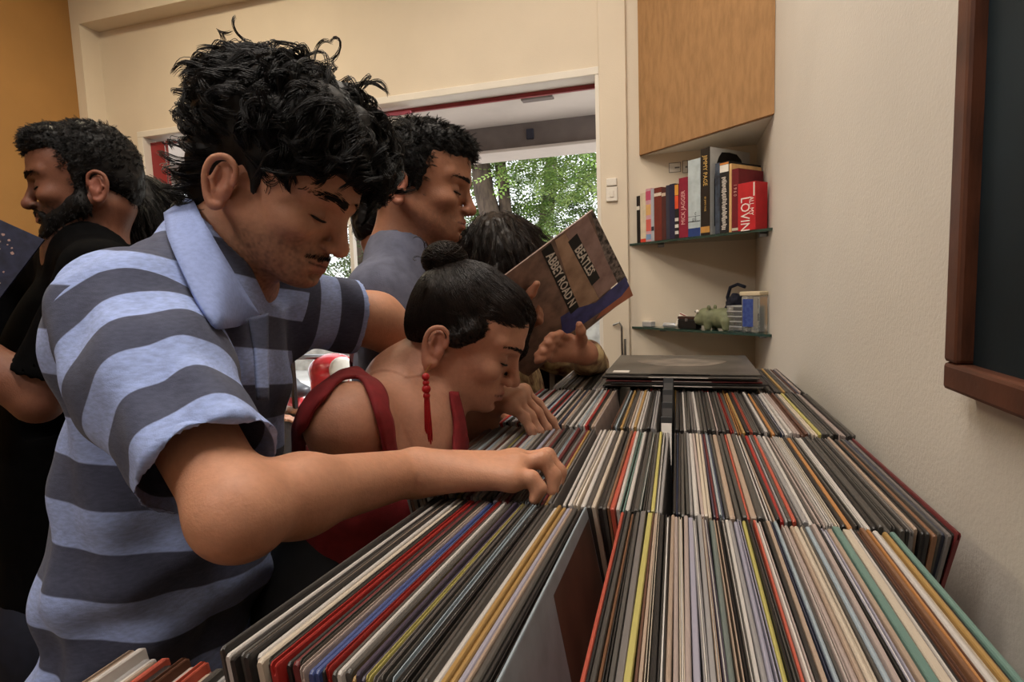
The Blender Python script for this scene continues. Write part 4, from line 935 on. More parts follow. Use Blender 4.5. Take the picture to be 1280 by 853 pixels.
def bystander(label, M, t, sc, nb, SRp, SLp, arms, torso, tfv, skin, shirt, legs, sleeve=.16, fem=False, hands=None, res=.007, hres=.0026, tw=(.15, .165, .15, .165), fs=.68, stub=.0, shirt_name='t_shirt', nose=1., long_sleeve=False, wr=.004):
    root = person(label, base=(torso[2][0], torso[2][1], 0)); S = Field(); S.extend(head_field(fem=fem, nose=nose).frame(M, t, sc)); hl_ = lambda p: M@np.array(p, float)*sc+t
    S.cone(hl_((-.035, 0, -.058)), nb, .047, .054, .014); S.cone(hl_((.015, 0, -.085)), nb+tfv*.03-np.array([0, 0, .02]), .028, .045, .03)
    S.cone(nb-np.array([0, 0, .03]), torso[0], .06, .1, .05); S.cone(nb-np.array([0, 0, .03]), SRp, .04, .045, .05); S.cone(nb-np.array([0, 0, .03]), SLp, .04, .045, .05); boxes = []
    for (E_, W_), Sh in zip(arms, (SRp, SLp)):
        S.chain([Sh, Sh+(E_-Sh)*.5, E_], [.047, .043, .036], .03); S.chain([E_, E_+(W_-E_)*.35, W_], [.036, .036, .026], .02)
    for i, hd in enumerate(hands or []):
        if hd is None:
            E_, W_ = arms[i]; d = unit(W_-E_); sd = unit(np.cross(d, [0, 0, 1])); kn = [W_+d*.075+sd*s*.019 for s in (-1.2, -.4, .4, 1.2)]
            fi = [[k+d*.03-np.array([0, 0, .012]), k+d*.045-np.array([0, 0, .03]), k+d*.048-np.array([0, 0, .045])] for k in kn]; th = [W_+d*.02-sd*.02, W_+d*.05-sd*.035, W_+d*.07-sd*.04-np.array([0, 0, .01])]
        else: kn, fi, th = hd
        hand_chain(S, arms[i][1], kn, fi, th); boxes.append((*box_of(list(kn)+sum([list(f) for f in fi], [])+list(th)+[arms[i][1]], .025), .003))
    hb = box_of([hl_((x, y, z)) for x in (-.13, .14) for y in (-.1, .1) for z in (-.13, .13)], 0)
    build_skin('body', S, skin, [(*hb, hres)]+boxes, res, root, M=M, t=t, sc=sc, stubble=stub)
    c, w, h = torso; F = Field()
    F.cone(nb-np.array([0, 0, .03]), c, .085, tw[1], .06, flat=tfv, fs=fs); F.cone(c, w, tw[1], tw[2], .06, flat=tfv, fs=fs); F.cone(w, h, tw[2], tw[3], .06, flat=tfv, fs=fs)
    for (E_, W_), Sh in zip(arms, (SRp, SLp)):
        F.cone(nb-np.array([0, 0, .022]), Sh, .055, .06, .05); u = unit(E_-Sh)
        if long_sleeve:
            F.chain([Sh, E_, E_+(W_-E_)*.86], [.06, .05, .042], .03)
        else:
            F.cone(Sh, Sh+u*(sleeve+.04), .06, .058, .03); hm = Sh+u*sleeve
            F.cone(hm-u*.03, hm+u*.09, .048, .056, .004, '-'); F.plane(hm, u, hm-.1, hm+.1, .003)
    F.cone(hl_((-.02, 0, -.1)), nb+tfv*.025, .05, .052, .006, '-')
    cloth_obj(shirt_name, F, res, shirt, root, None, wr, 13)
    T_ = Field(); tlv = unit(np.cross([0, 0, 1], tfv)); T_.cone(h+tlv*.06, h-tlv*.06, .115, .115, .05)
    for s in (-1, 1):
        a = h+tlv*s*.085-np.array([0, 0, .06]); T_.chain([a, np.array([a[0]+tfv[0]*.02, a[1]+tfv[1]*.02, .48]), np.array([a[0], a[1], .07])], [.092, .068, .058], .04)
    cloth_obj('trousers', T_, .012, legs, root, None, .004, 14); shoes(root, h, tfv, tlv)
    return root
def dn_(p, z): p = np.array(p, float); p[2] -= z; return p
# man in the grey t-shirt
rng = np.random.default_rng(13)
M3 = headframe((.98, -.17, -.06), 3); t3 = at(528, 229, 1.135); tf3 = unit(RT*.95+fw*.25); tl3 = unit(np.cross([0, 0, 1], tf3))
nb3 = at(500, 312, 1.16); SR3, SL3 = at(476, 372, 1.04), at(524, 368, 1.32)
M_GTEE = mat('grey_jersey', (92, 94, 112), .88, .12, 50, .25, 600)
p3 = bystander('man in a grey t-shirt looking down, standing behind the bent woman', M3, t3, .95, nb3, SR3, SL3, [(at(505, 520, 1.0), at(620, 560, 1.12)), (at(560, 500, 1.25), at(640, 520, 1.3))],
               (at(508, 470, 1.15), at(502, 620, 1.15), at(496, 780, 1.15)), tf3, (150, 102, 78), M_GTEE, M_DENIM, hands=[None, None], tw=(.15, .15, .14, .155), fs=.62, hres=.0024, stub=.28, nose=1.05, res=.006)
short_hair(p3, M3, t3, .95, rng, None, .007, 2600, .02, .25, HAIRM('hair_black'), front=.004); face_hair(p3, M3, t3, .95, rng, 130, 1., BR); adopt(p3)
# man in maroon behind him
rng = np.random.default_rng(14)
M4 = headframe((.95, -.1, .3), 5); t4 = at(492, 278, 1.5); tf4 = unit(RT*.95+fw*.3)
p4 = bystander('man in a maroon shirt mostly hidden behind the grey t-shirt man', M4, t4, .95, at(490, 335, 1.5), at(472, 376, 1.42), at(515, 365, 1.66), [(at(472, 470, 1.44), at(520, 500, 1.5)), (at(520, 460, 1.68), at(560, 500, 1.7))],
               (at(497, 440, 1.54), at(492, 560, 1.54), at(488, 680, 1.54)), tf4, (140, 92, 70), mat('maroon_jersey', (92, 36, 48), .88, .12, 50, .2, 600), M_DENIM, hands=[None, None], res=.009, hres=.004)
short_hair(p4, M4, t4, .95, rng, None, .012, 500, .018, .4, HAIRM('hair_black')); adopt(p4)
# bearded man in black
rng = np.random.default_rng(15)
M6 = headframe((-.84, -.20, -.46), -2); t6 = at(107, 227, 1.165); tf6 = unit(-RT*.75-fw*.55); tl6 = unit(np.cross([0, 0, 1], tf6))
M_BLACKT = mat('black_jersey', (9, 9, 10), .95, .15, 50, .2, 600, spec=.05)
SL6, SR6 = at(128, 345, 1.02), at(30, 352, 1.35)
p6 = bystander('bearded man in a black t-shirt at the far left', M6, t6, .92, at(112, 305, 1.19), SR6, SL6, [(at(-20, 480, 1.3), at(-60, 400, 1.15)), (at(48, 500, .98), at(-40, 430, .95))],
               (at(95, 450, 1.2), at(85, 600, 1.2), at(80, 760, 1.2)), tf6, (118, 76, 58), M_BLACKT, mat('dark_jeans', (22, 26, 42), .85, .15, 50), sleeve=.2, hands=[None, None], hres=.0026, stub=.9, nose=1.05)
short_hair(p6, M6, t6, .92, rng, None, .006, 3000, .013, .4, HAIRM('hair_black'), front=.006)
BD = Field()
for s in (-1, 1): BD.cone((.004, s*.063, -.015), (.012, s*.058, -.06), .009, .014, .015); BD.cone((.012, s*.056, -.06), (.078, s*.02, -.104), .019, .017, .018); BD.cone((.03, s*.052, -.052), (.07, s*.034, -.078), .011, .011, .014)
BD.ell((.083, 0, -.104), (.021, .028, .02), .015); BD.cone((.098, .004, -.0565), (.087, .03, -.070), .0055, .005, .008); BD.cone((.098, -.004, -.0565), (.087, -.03, -.070), .0055, .005, .008)
for s in (-1, 1): BD.cone((.087, s*.03, -.070), (.08, s*.028, -.1), .006, .01, .008)
BD = BD.frame(M6, t6, .92); V, Q = BD.surf(.003); R_, N_ = sample(V, Q, 600, rng); fl = unit_rows(N_*.35-M6[:, 2]*.9+rng.normal(0, .25, N_.shape))
hair_obj('beard', [(V, Q), clumps(R_-N_*.002, N_, fl, rng.uniform(.006, .012, 600), 5, 7, rng, curl=.0008, turns=.5, lift=.001, spread=.002, r0=.0004)], HAIRM('hair_black'), p6)
face_hair(p6, M6, t6, .92, rng, 180, 1.4, BR); adopt(p6)
# woman with dark hair behind the striped shirt
rng = np.random.default_rng(16)
M7 = headframe((.5, -.2, .8), 0); t7 = at(180, 288, 1.38); tf7 = unit(RT*.5+fw*.8)
p7 = bystander('dark-haired woman half hidden behind the striped shirt shoulder', M7, t7, .92, at(182, 362, 1.45), at(215, 395, 1.3), at(150, 395, 1.6), [(at(225, 520, 1.3), at(240, 560, 1.45)), (at(140, 520, 1.6), at(150, 560, 1.7))],
               (at(185, 480, 1.46), at(185, 600, 1.46), at(185, 720, 1.46)), tf7, (140, 94, 74), mat('charcoal_jersey', (30, 29, 34), .9, .1, 40), M_DENIM, hands=[None, None], res=.01, hres=.005, fem=True)
long_hair(p7, M7, t7, .92, rng, HAIRM('hair_black'), .12); adopt(p7)
# woman holding the album
rng = np.random.default_rng(17)
M5 = headframe((.6, -.45, .6), 0); t5 = at(626, 334, 1.42); tf5 = unit(RT*.9-fw*.2)
ALC = at(695, 373, 1.2); au = (RT*52-UP*108)/709*1.2+fw*.235; au = unit(au); av = (-RT*141-UP*113)/709*1.2-fw*.05; av = unit(av-au*(av@au)); an_ = np.cross(au, av); an_ = -an_ if an_@fw > 0 else an_
tip_ = at(740.5, 262, 1.2-.04)
ALO = tip_+au*LP/2+av*LP/2; av = np.cross(an_, au)                     # album centre
floral = mat('floral_print', (196, 172, 128), .8, 0, 38, .1, 300, col2=(88, 44, 38))
WL5, WR5 = at(733, 442, 1.27), at(640, 400, 1.33)
fk = [at(712, 425, 1.235), at(704, 432, 1.225), at(696, 439, 1.215), at(690, 446, 1.21)]
ff = [[at(700, 418, 1.19), at(690, 420, 1.175), at(683, 424, 1.18)], [at(694, 426, 1.185), at(684, 429, 1.17), at(677, 434, 1.175)], [at(688, 435, 1.18), at(678, 440, 1.168), at(671, 444, 1.172)], [at(684, 444, 1.18), at(676, 449, 1.17), at(671, 452, 1.172)]]
ft = [at(722, 440, 1.245), at(727, 425, 1.225), at(726, 414, 1.20), at(724, 406, 1.19)]
gk = [at(652, 385, 1.31), at(653, 392, 1.30), at(654, 400, 1.30), at(654, 407, 1.30)]
gf = [[k+RT*.02-fw*.03, k+RT*.035-fw*.055+UP*.008, k+RT*.03-fw*.07+UP*.015] for k in gk]; gt = [at(648, 385, 1.30), at(656, 376, 1.22), at(664, 366, 1.17), at(671, 355, 1.155)]
p5 = bystander('woman with long dark hair and floral top holding up an album cover', M5, t5, .92, at(618, 388, 1.44), at(598, 425, 1.32), at(640, 425, 1.6), [(at(600, 520, 1.3), WR5), (at(738, 458, 1.66), WL5)],
               (at(620, 500, 1.45), at(615, 610, 1.45), at(612, 720, 1.45)), tf5, (158, 108, 84), floral, M_DENIM, hands=[(gk, gf, gt), (fk, ff, ft)], res=.008, hres=.005, fem=True, long_sleeve=True, shirt_name='blouse', wr=.005)
long_hair(p5, M5, t5, .92, rng, HAIRM('hair_dark_brown'), .13, .02); adopt(p5)
# the album
MA = Matrix((( *au, 0), (*av, 0), (*an_, 0), (0, 0, 0, 1))).transposed(); MA.translation = Vector(ALO)
al = empty('album_cover', ALO); al.matrix_world = MA; tag(al, 'brown album cover with white lettering and a blue band held up', 'record')
MB().box((-LP/2, -LP/2, -.002), (LP/2, LP/2, .0015), .0005).build('sleeve', mat('album_brown', (140, 112, 98), .38, .0, 26, .05, col2=(92, 72, 64), spec=.5), al)
M_ALK = mat('album_black', (24, 21, 20), .4, .1, 40); M_ALW = mat('print_white', (224, 216, 206), .5, .03, 40)
def alb(n, pts, m, z=.0017, t=.0004): MB().prism(pts, z, z+t).build(n, m, al)
h = LP/2
def uv(px, py):      # photo pixel -> album plane coordinates
    r = fw+RT*(px-640)/FPX+UP*(426.5-py)/FPX; n = an_; t = ((ALO-np.array([0, 0, CZ]))@n)/(r@n); p = np.array([0, 0, CZ])+r*t-ALO; return (float(p@au), float(p@av))
alb('stone_panel', [uv(*q) for q in ((706, 290), (733, 268), (772, 352), (748, 372))], mat('album_mauve', (168, 138, 132), .4, 0, 22, col2=(130, 102, 98)))
alb('stone_panel', [uv(*q) for q in ((693, 300), (706, 291), (748, 373), (722, 388))], mat('album_sand', (184, 152, 128), .4, 0, 22, col2=(140, 110, 90)), .00171)
alb('blue_band', [uv(*q) for q in ((700, 396), (716, 386), (744, 378), (762, 362), (781, 346), (786, 357), (776, 370), (752, 388), (728, 405), (709, 418), (703, 420))], mat('album_blue', (74, 76, 140), .4, 0, 30, col2=(52, 54, 104)), .0018)
alb('orange_corner', [uv(*q) for q in ((786, 357), (790.5, 369), (758, 390.5), (744, 399), (752, 388), (776, 370))], mat('album_orange', (186, 112, 84), .4, .1, 30), .0019)
alb('dark_edge', [uv(*q) for q in ((738, 265), (741, 263.5), (784, 350), (773, 357), (756, 322), (750, 305))], mat('album_dark', (46, 38, 36), .4, 0, 90, col2=(150, 136, 130)), .00175)
for (a, b, wd, txt) in (((716, 299), (743, 350), .026, 'BEATLES'), ((683, 311), (717, 386), .026, 'ABBEY ROAD N')):
    A_, B_ = np.array(uv(*a)), np.array(uv(*b)); c = (A_+B_)/2; ln = np.linalg.norm(B_-A_); an2 = atan2(*(B_-A_)[::-1])
    MM = Matrix.Translation((c[0], c[1], .0022)) @ Matrix.Rotation(an2, 4, 'Z')
    b_ = MB(); b_.box((-ln/2-.006, -wd/2, -.0002), (ln/2+.006, wd/2, .0002), M=MM); b_.build('title_strip', M_ALK, al)
    text_curve('title', txt, .03, M_ALW, al, MM @ Matrix.Translation((0, 0, .0004)), .0002, .0006, .88 if txt == 'BEATLES' else .85)
# speckled sleeve held by the bearded man
c_ = at(-8, 310, 1.0); q1 = unit(RT*.85-UP*.42+fw*.2); q2 = unit(UP*.8+RT*.35+fw*.3); q2 = unit(q2-q1*(q1@q2)); q3 = np.cross(q1, q2)
MS = Matrix(((*q1, 0), (*q2, 0), (*q3, 0), (0, 0, 0, 1))).transposed()
cor = at(56, 300, 1.02); MS.translation = Vector(cor-q1*LP/2-q2*(LP/2-.0))
e = empty('speckled_album', (0, 0, 0)); e.matrix_world = MS; tag(e, 'dark blue speckled album sleeve held by the bearded man', 'record')
MB().box((-LP/2, -LP/2, -.0018), (LP/2, LP/2, .0018), .0005).build('sleeve', mat('speckled_print', (36, 38, 58), .6, 0, 70, col2=(26, 26, 40), spec=.2), e)
sp = MB(); r_ = random.Random(3)
for i in range(260):
    x, y, d = r_.uniform(-.15, .15), r_.uniform(-.15, .15), r_.uniform(.001, .004)
    sp.prism([(x+d*cos(k*pi/3)*r_.uniform(.6, 1.3), y+d*sin(k*pi/3)*r_.uniform(.6, 1.3)) for k in range(6)], -.0022, .0022)
sp.build('speckle_print', mat('speckle', (150, 120, 110), .5, .2, 60), e)
# ================================================================ books on the upper shelf
SL_, SR_, SZ = S1; sd = unit(np.array([SR_[0]-SL_[0], SR_[1]-SL_[1], 0])); sn = np.array([-sd[1], sd[0], 0]); sn = sn if sn[1] > 0 else -sn
def edge_t(px, py):      # distance along the shelf front edge under a photo pixel
    r = fw+RT*(px-640)/FPX+UP*(426.5-py)/FPX; A_ = np.array([SL_[0], SL_[1], 0]); k = (A_@sn)/(r@sn); p = r*k; return float((p-A_)@sd), float(p[2]+CZ)
M_PAGE = mat('book_pages', (226, 216, 196), .8, .06, 200, .2, 400, stretch=(8, 1, 1))
def book(x0, x1, ytop, col, label, depth=.13, marks=(), txt=None, tcol=(230, 220, 200), tsize=.02, flip=False, col2=None, back=.004, cover=None):
    t0, _ = edge_t(780+x0/6.095, 290); t1, _ = edge_t(780+x1/6.095, 290); _, ztop = edge_t(780+x0/6.095, 170+ytop/6.095); h = max(ztop-SZ, .08); w = t1-t0-.0006
    o0 = np.array([SL_[0], SL_[1], SZ+.0005])+sd*(t0+.0003)+sn*back
    # room to the walls along sn
    for tt in (t0, t1):
        q = np.array([SL_[0], SL_[1], 0])+sd*tt; depth = min(depth, (BY-.006-q[1])/sn[1]-back, (WX-.004-q[0])/max(sn[0], 1e-3)-back)
    depth = max(depth, .028)
    e = empty('book', o0); MX = Matrix((( *sd, 0), (*sn, 0), (0, 0, 1, 0), (0, 0, 0, 1))).transposed(); MX.translation = Vector(o0); e.matrix_world = MX
    tag(e, label, 'book', 'books on the upper corner shelf')
    m = mat('book_'+label[:28], col, .45, .08, 40, .05, 200, col2=col2); c = .0022 if w > .009 else .0012; mr = m if cover is None else cover
    b = MB(); b.box((0, .0, 0), (c, depth, h), .0005); b.build('cover', m, e); b = MB(); b.box((w-c, 0, 0), (w, depth, h), .0005); b.build('cover', mr, e)
    b = MB(); b.box((0, -.0022, 0), (w, .0, h), .0009); b.build('spine', m, e)
    b = MB(); b.box((c+.0002, .0005, .003), (w-c-.0002, depth-.004, h-.003)); b.build('page_block', M_PAGE, e)
    for (za, zb, mc) in marks:
        b = MB(); b.box((.0006, -.0027, za*h), (w-.0006, -.0022, zb*h)); b.build('spine_band', mat('band_%d_%d_%d' % mc, mc, .5, .05, 60), e)
    for it in (txt or ()):
        body, zc, sz, dx = it; R_ = Matrix.Rotation(pi/2, 4, 'X') @ Matrix.Rotation((pi/2 if flip else -pi/2), 4, 'Z')
        text_curve('spine_title', body, sz, mat('title_%d_%d_%d' % tcol, tcol, .5, .05, 60), e, Matrix.Translation((w*(.5+dx), -.0026, zc*h)) @ R_, .0003, 0, .8)
    return e, w, h, depth
B_ = book
B_(95, 120, 460, (26, 24, 26), 'thin black book with a white band, leftmost on the shelf', .05, [(.70, .78, (220, 215, 205))])
B_(122, 165, 440, (214, 200, 176), 'cream paperback second from the left on the shelf', .06, [(.0, .07, (200, 60, 40))])
B_(165, 205, 405, (206, 160, 170), 'pale book with pink and orange patterned spine', .08, [(.2, .42, (206, 96, 86)), (.5, .7, (216, 170, 110)), (.78, .95, (190, 80, 110)), (.04, .14, (120, 150, 190))])
B_(205, 227, 405, (176, 180, 190), 'pale grey-blue slim book between pink and brown ones', .09, [(.2, .28, (40, 40, 50))])
B_(228, 285, 400, (112, 44, 32), 'brown-red hardback with a white mark near its top', .1, [(.84, .9, (220, 205, 190))])
B_(285, 318, 398, (78, 38, 34), 'dark brown book beside the brown-red hardback', .11, [(.84, .9, (200, 180, 160))])
B_(318, 345, 380, (52, 52, 66), 'slate grey book beside the navy one', .12)
B_(345, 385, 370, (34, 34, 62), 'navy blue book beside the orange-topped one', .12)
B_(385, 415, 372, (30, 26, 28), 'slim book with orange top and black lower spine', .12, [(.80, .99, (214, 150, 60)), (.55, .79, (214, 78, 40)), (.08, .14, (210, 205, 200)), (.2, .26, (210, 205, 200)), (.32, .38, (210, 205, 200))])
B_(416, 485, 325, (138, 26, 52), 'crimson book with spaced pale capitals up its spine', .14, txt=[('MICK JAGGER', .5, .024, 0)], tcol=(226, 176, 170), flip=True)
bk = B_(486, 580, 190, (184, 196, 200), 'tall pale blue book with a dark blue foot', .15, [(.0, .11, (36, 60, 120)), (.19, .20, (40, 40, 50)), (.26, .265, (40, 40, 50))], txt=[('FLY AND', .26, .009, .1), ('THE', .22, .009, -.1)], tcol=(50, 50, 60))
bk = B_(581, 652, 100, (34, 26, 20), 'tallest black book with large gold spine lettering', .215, [(.03, .10, (190, 140, 70))], txt=[('JIMMY PAGE', .74, .0235, 0), ('BY JIMMY PAGE', .36, .009, 0)], tcol=(206, 170, 96), cover=mat('grey_photo_cover', (196, 196, 194), .4, .05, 30))
e, w, h, d = bk      # dark silhouette printed on its right cover
pts = [(.02, .62*h), (.03, .80*h), (.045, .90*h), (.06, .955*h), (.10, .965*h), (.14, .955*h), (.165, .90*h), (.18, .80*h), (.19, .62*h), (.19, .1*h), (.02, .1*h)]
b = MB(); b.prism(pts, w+.0001, w+.0006, ax=0); b.build('cover_print', mat('photo_black', (24, 22, 22), .45, .2, 60), e)
B_(690, 726, 212, (66, 76, 92), 'blue-grey mottled book right of the tallest black one', .16, col2=(36, 40, 50))
bk = B_(726, 795, 208, (32, 31, 33), 'black book with a white square and white lettering', .17, [(.86, .96, (224, 220, 212)), (.965, .99, (206, 130, 60))])
e, w, h, d = bk; b = MB(); r_ = random.Random(4)
for i in range(34):
    z = h*(.05+.75*i/34); b.box((w*r_.uniform(.2, .35), -.0027, z), (w*r_.uniform(.62, .85), -.0023, z+h*.011))
b.build('spine_lettering', mat('print_white', (224, 216, 206), .5, .03, 40), e)
B_(797, 816, 214, (214, 172, 116), 'tan book showing its plain cover behind the red ones', .2)
B_(817, 869, 256, (108, 24, 34), 'dark red book between the tan and bright red books', .13, [(.02, .06, (190, 190, 170))], txt=[('1 9 6 0', .66, .017, 0)], tcol=(206, 160, 150))
bk = B_(871, 1006, 370, (186, 36, 42), 'bright red thick book with large white spine lettering', .11, [], txt=[('LOVIN', .34, .046, -.1), ('ALL MY', .50, .022, .27)], tcol=(236, 226, 220), back=-.001)
b = MB(); b.box((bk[1]*.88, -.0028, bk[2]*.7), (bk[1]*.95, -.0022, bk[2]*.98)); b.build('spine_label', MATS['print_white'], bk[0])
# framed line drawings / stickers on the wall behind the books
for (xa, ya, xb, yb, lab) in ((836, 204, 851, 215, 'small clear pictogram sticker on the wall above the books'), (853, 201, 860, 216, 'narrow clear sticker on the wall behind the pale blue book')):
    A_, C_ = atY(xa, ya, BY), atY(xb, yb, BY); b = MB()
    e = empty('wall_sticker', (A_[0], BY, C_[2])); tag(e, lab, 'sticker'); z0, z1, x0, x1 = 0, A_[2]-C_[2], 0, C_[0]-A_[0]
    for lo, hi in (((x0, -.0012, z0), (x1, -.0002, z0+.002)), ((x0, -.0012, z1-.002), (x1, -.0002, z1)), ((x0, -.0012, z0), (x0+.002, -.0002, z1)), ((x1-.002, -.0012, z0), (x1, -.0002, z1)), ((x1*.5, -.0012, z1*.4), (x1*.9, -.0002, z1*.55))): b.box(lo, hi)
    b.build('outline', mat('sticker_grey', (120, 116, 110), .4, .1, 50), e); MB().box((x0, -.0002, z0), (x1, -.00005, z1)).build('film', M_WHITE, e)
# ---------------------------------------------------------------- trinkets on the lower shelf
TL_, TR_, TZ = S2; td = unit(np.array([TR_[0]-TL_[0], TR_[1]-TL_[1], 0])); tn = np.array([-td[1], td[0], 0]); tn = tn if tn[1] > 0 else -tn
def on_shelf(px, back):   # point on the lower shelf 'back' metres behind its front edge, under photo column px
    r = fw+RT*(px-640)/FPX+UP*(426.5-412)/FPX; A_ = np.array([TL_[0], TL_[1], 0])+tn*back; k = (A_@tn)/(r@tn); p = r*k; return np.array([p[0], p[1], TZ+.0005])
def tmat(p, rot=0.):
    c, s = cos(rot), sin(rot); x = td*c+tn*s; y = tn*c-td*s; MX = Matrix(((*x, 0), (*y, 0), (0, 0, 1, 0), (0, 0, 0, 1))).transposed(); MX.translation = Vector(p); return MX
def thing(name, label, cat, p, rot=0., group=None):
    e = empty(name, (0, 0, 0)); e.matrix_world = tmat(p, rot); tag(e, label, cat, group); return e
M_BLK = mat('black_plastic', (22, 21, 22), .35, .1, 40); M_CLR = mat('clear_plastic', (240, 244, 246), .06, 0, 5, trans=.9, ior=1.4); M_SIL = mat('silver_plastic', (196, 198, 202), .3, .06, 30, metal=.4)
e = thing('small_box', 'little pale grey box at the left end of the lower shelf', 'box', on_shelf(811, .03)); MB().box((-.024, -.012, 0), (.024, .012, .017), .002).build('body', M_SIL, e); MB().box((-.0245, -.0125, .0171), (.0245, .0125, .021), .001).build('lid', M_WHITE, e)
e = thing('silver_tube', 'silver tube lying beside the black case', 'tube', on_shelf(838, .035)); MB().lathe([(.0085, -.03), (.009, -.029), (.009, .022), (.0075, .023), (.0075, .03)], 16, Matrix.Translation((0, 0, .009)) @ Matrix.Rotation(pi/2, 4, 'Y')).build('body', M_SIL, e, True); MB().lathe([(.0078, .0302), (.0078, .036), (.006, .037)], 16, Matrix.Translation((0, 0, .009)) @ Matrix.Rotation(pi/2, 4, 'Y')).build('cap', M_WHITE, e, True)
e = thing('black_case', 'shiny black case in front of the toy figure', 'case', on_shelf(862, .03)); MB().box((-.042, -.016, 0), (.042, .016, .034), .003).build('body', M_BLK, e); MB().box((-.0425, -.0165, .0342), (.0425, .0165, .045), .003).build('lid', mat('brown_lacquer', (60, 40, 36), .25, .1, 30), e); MB().box((-.006, -.0185, .028), (.006, -.0166, .038), .001).build('clasp', M_STEEL, e)
e = thing('white_card', 'tilted white card leaning behind the black case', 'card', on_shelf(850, .085), -.2)
b = MB(); b.box((-.035, 0, 0), (.035, .0012, .05), M=Matrix.Rotation(radians(-18), 4, 'X') @ Matrix.Rotation(radians(14), 4, 'Y')); b.build('sheet', M_WHITE, e); b = MB(); b.box((-.033, -.0008, .043), (.033, -.0001, .047), M=Matrix.Rotation(radians(-18), 4, 'X') @ Matrix.Rotation(radians(14), 4, 'Y')); b.build('red_edge', mat('card_red', (150, 60, 60), .5, .1, 30), e)
# toy figure: round grey-green animal with big eyes
e = thing('toy_animal', 'round grey-green toy animal with white eyes', 'toy', on_shelf(897, .055), .12)
F = Field(); F.ell((.018, 0, .04), (.052, .036, .036), .02); F.ell((-.035, -.012, .046), (.036, .032, .031), .015); F.ell((-.052, -.02, .034), (.024, .026, .018), .012)
for x, y in ((-.022, -.026), (-.022, .02), (.045, -.024), (.045, .022)): F.cone((x, y, .03), (x, y, .0075), .015, .012, .008)
for s in (-1, 1): F.ell((-.018, -.006+s*.02, .078), (.007, .005, .009), .005)
F.cone((-.072, -.034, .029), (-.058, -.04, .029), .002, .002, .003, '-'); F.plane((0, 0, 0), (0, 0, -1), (-.2, -.2, -.1), (.2, .2, .01), .001)
V, Q = F.surf(.0022); obj('body', mesh('body', V, Q, True), mat('toy_rubber', (122, 126, 96), .6, .15, 50, .1), e)
for y in (-.034, -.002):
    c = (-.056, y-.004, .064); ey = MB().lathe([(.0068*sin(a), .0068*cos(a)) for a in np.linspace(.1, pi-.1, 8)], 12, Matrix.Translation(c)).build('eye', M_WHITE, e, True)
    MB().lathe([(.0034*sin(a), .0034*cos(a)) for a in np.linspace(.1, pi-.1, 6)], 10, Matrix.Translation((c[0]-.0035, c[1]-.0042, c[2]))).build('pupil', M_BLK, ey, True)
# stacked clear boxes, blue-labelled tin, bag
e = thing('clear_box_stack', 'clear plastic boxes with shiny rims behind the toy', 'boxes', on_shelf(926, .065))
for i in range(5): MB().box((-.034, -.028, i*.017), (.034, .028, i*.017+.0125), .002).build('tray', M_CLR, e); MB().box((-.035, -.029, i*.017+.0127), (.035, .029, i*.017+.0165), .001).build('rim', M_SIL, e)
e = thing('blue_label_jar', 'upright clear jar with blue label and pale lid', 'jar', on_shelf(943, .045))
MB().box((-.032, -.024, 0), (.032, .024, .118), .004).build('body', M_CLR, e); MB().box((-.026, -.0255, .018), (.012, -.0245, .108), .0).build('label', mat('label_blue', (44, 62, 130), .5, .1, 80, col2=(70, 90, 150)), e); MB().box((-.037, -.028, .1185), (.037, .028, .132), .003).build('lid', mat('lid_cream', (206, 190, 160), .5, .05, 30), e)
e = thing('dark_bag', 'crumpled navy bag with a loop at the back of the shelf', 'bag', on_shelf(925, .14)); F = Field()
for i in range(9): F.ell((RNG.uniform(-.035, .035), RNG.uniform(-.015, .015), RNG.uniform(.02, .11)), RNG.uniform(.018, .032, 3), .01)
F.plane((0, 0, 0), (0, 0, -1), (-.2, -.2, -.1), (.2, .2, .02), .001); V, Q = F.surf(.003); V = V+vnormals(V, Q)*(vnoise(V, 110, 3)*.003)[:, None]; obj('body', mesh('body', V, Q, True), mat('navy_cloth', (28, 30, 46), .8, .2, 60), e)
MB().tube([(-.04, 0, .07), (-.052, 0, .11), (-.04, 0, .145), (-.01, 0, .155), (.02, 0, .145)], .006).build('loop', MATS['navy_cloth'], e, True)
# ---------------------------------------------------------------- records lying flat on the far row
fx0, fx1 = atY(775, 487, Y4+.0)[0], atY(934, 487, Y4+.0)[0]; xc = (fx0+fx1)/2; rnd = random.Random(8); lay = ['k', 'dg', 'k', 'dr', 'k', 'dg', 'g']
for i, c in enumerate(lay):
    e = empty('flat_record', (xc+rnd.uniform(-.008, .008), Y4+LP/2-.006+rnd.uniform(-.008, .006), ZT+.0035+i*.0046)); e.rotation_euler = (0, 0, radians(rnd.uniform(-2.5, 2.5)))
    tag(e, ('top grey record sleeve with a white sticker lying on the flat pile' if i == 6 else '%s record sleeve lying flat, %s from the bottom of the pile' % (NAMES[c], ordinal(i+1))), 'record', 'records piled flat on the far bin')
    MB().box((-LP/2, -LP/2, 0), (LP/2, LP/2, .0032), .0008).build('sleeve', sl_mat(c) if i < 6 else mat('grey_photo_sleeve', (92, 86, 80), .35, 0, 9, .05, col2=(56, 54, 50)), e)
    MB().box((-.06, -LP/2-.0004, .0008), (.06, -LP/2+.01, .0024)).build('inner_sleeve', M_PAPER if i % 2 else M_VINYL, e)
    if i == 6:
        MB().box((-LP/2+.015, -LP/2+.012, .0033), (-LP/2+.05, -LP/2+.04, .0036)).build('sticker', M_WHITE, e)
        V = np.array([(.10*cos(a)*(1+.12*sin(3*a)), .02+.07*sin(a), .0034) for a in np.linspace(0, 2*pi, 24, endpoint=False)]); MB().prism([(v[0], v[1]) for v in V], .0033, .0036).build('cover_print', mat('cover_pale', (132, 122, 112), .4, 0, 20, col2=(92, 86, 80)), e)
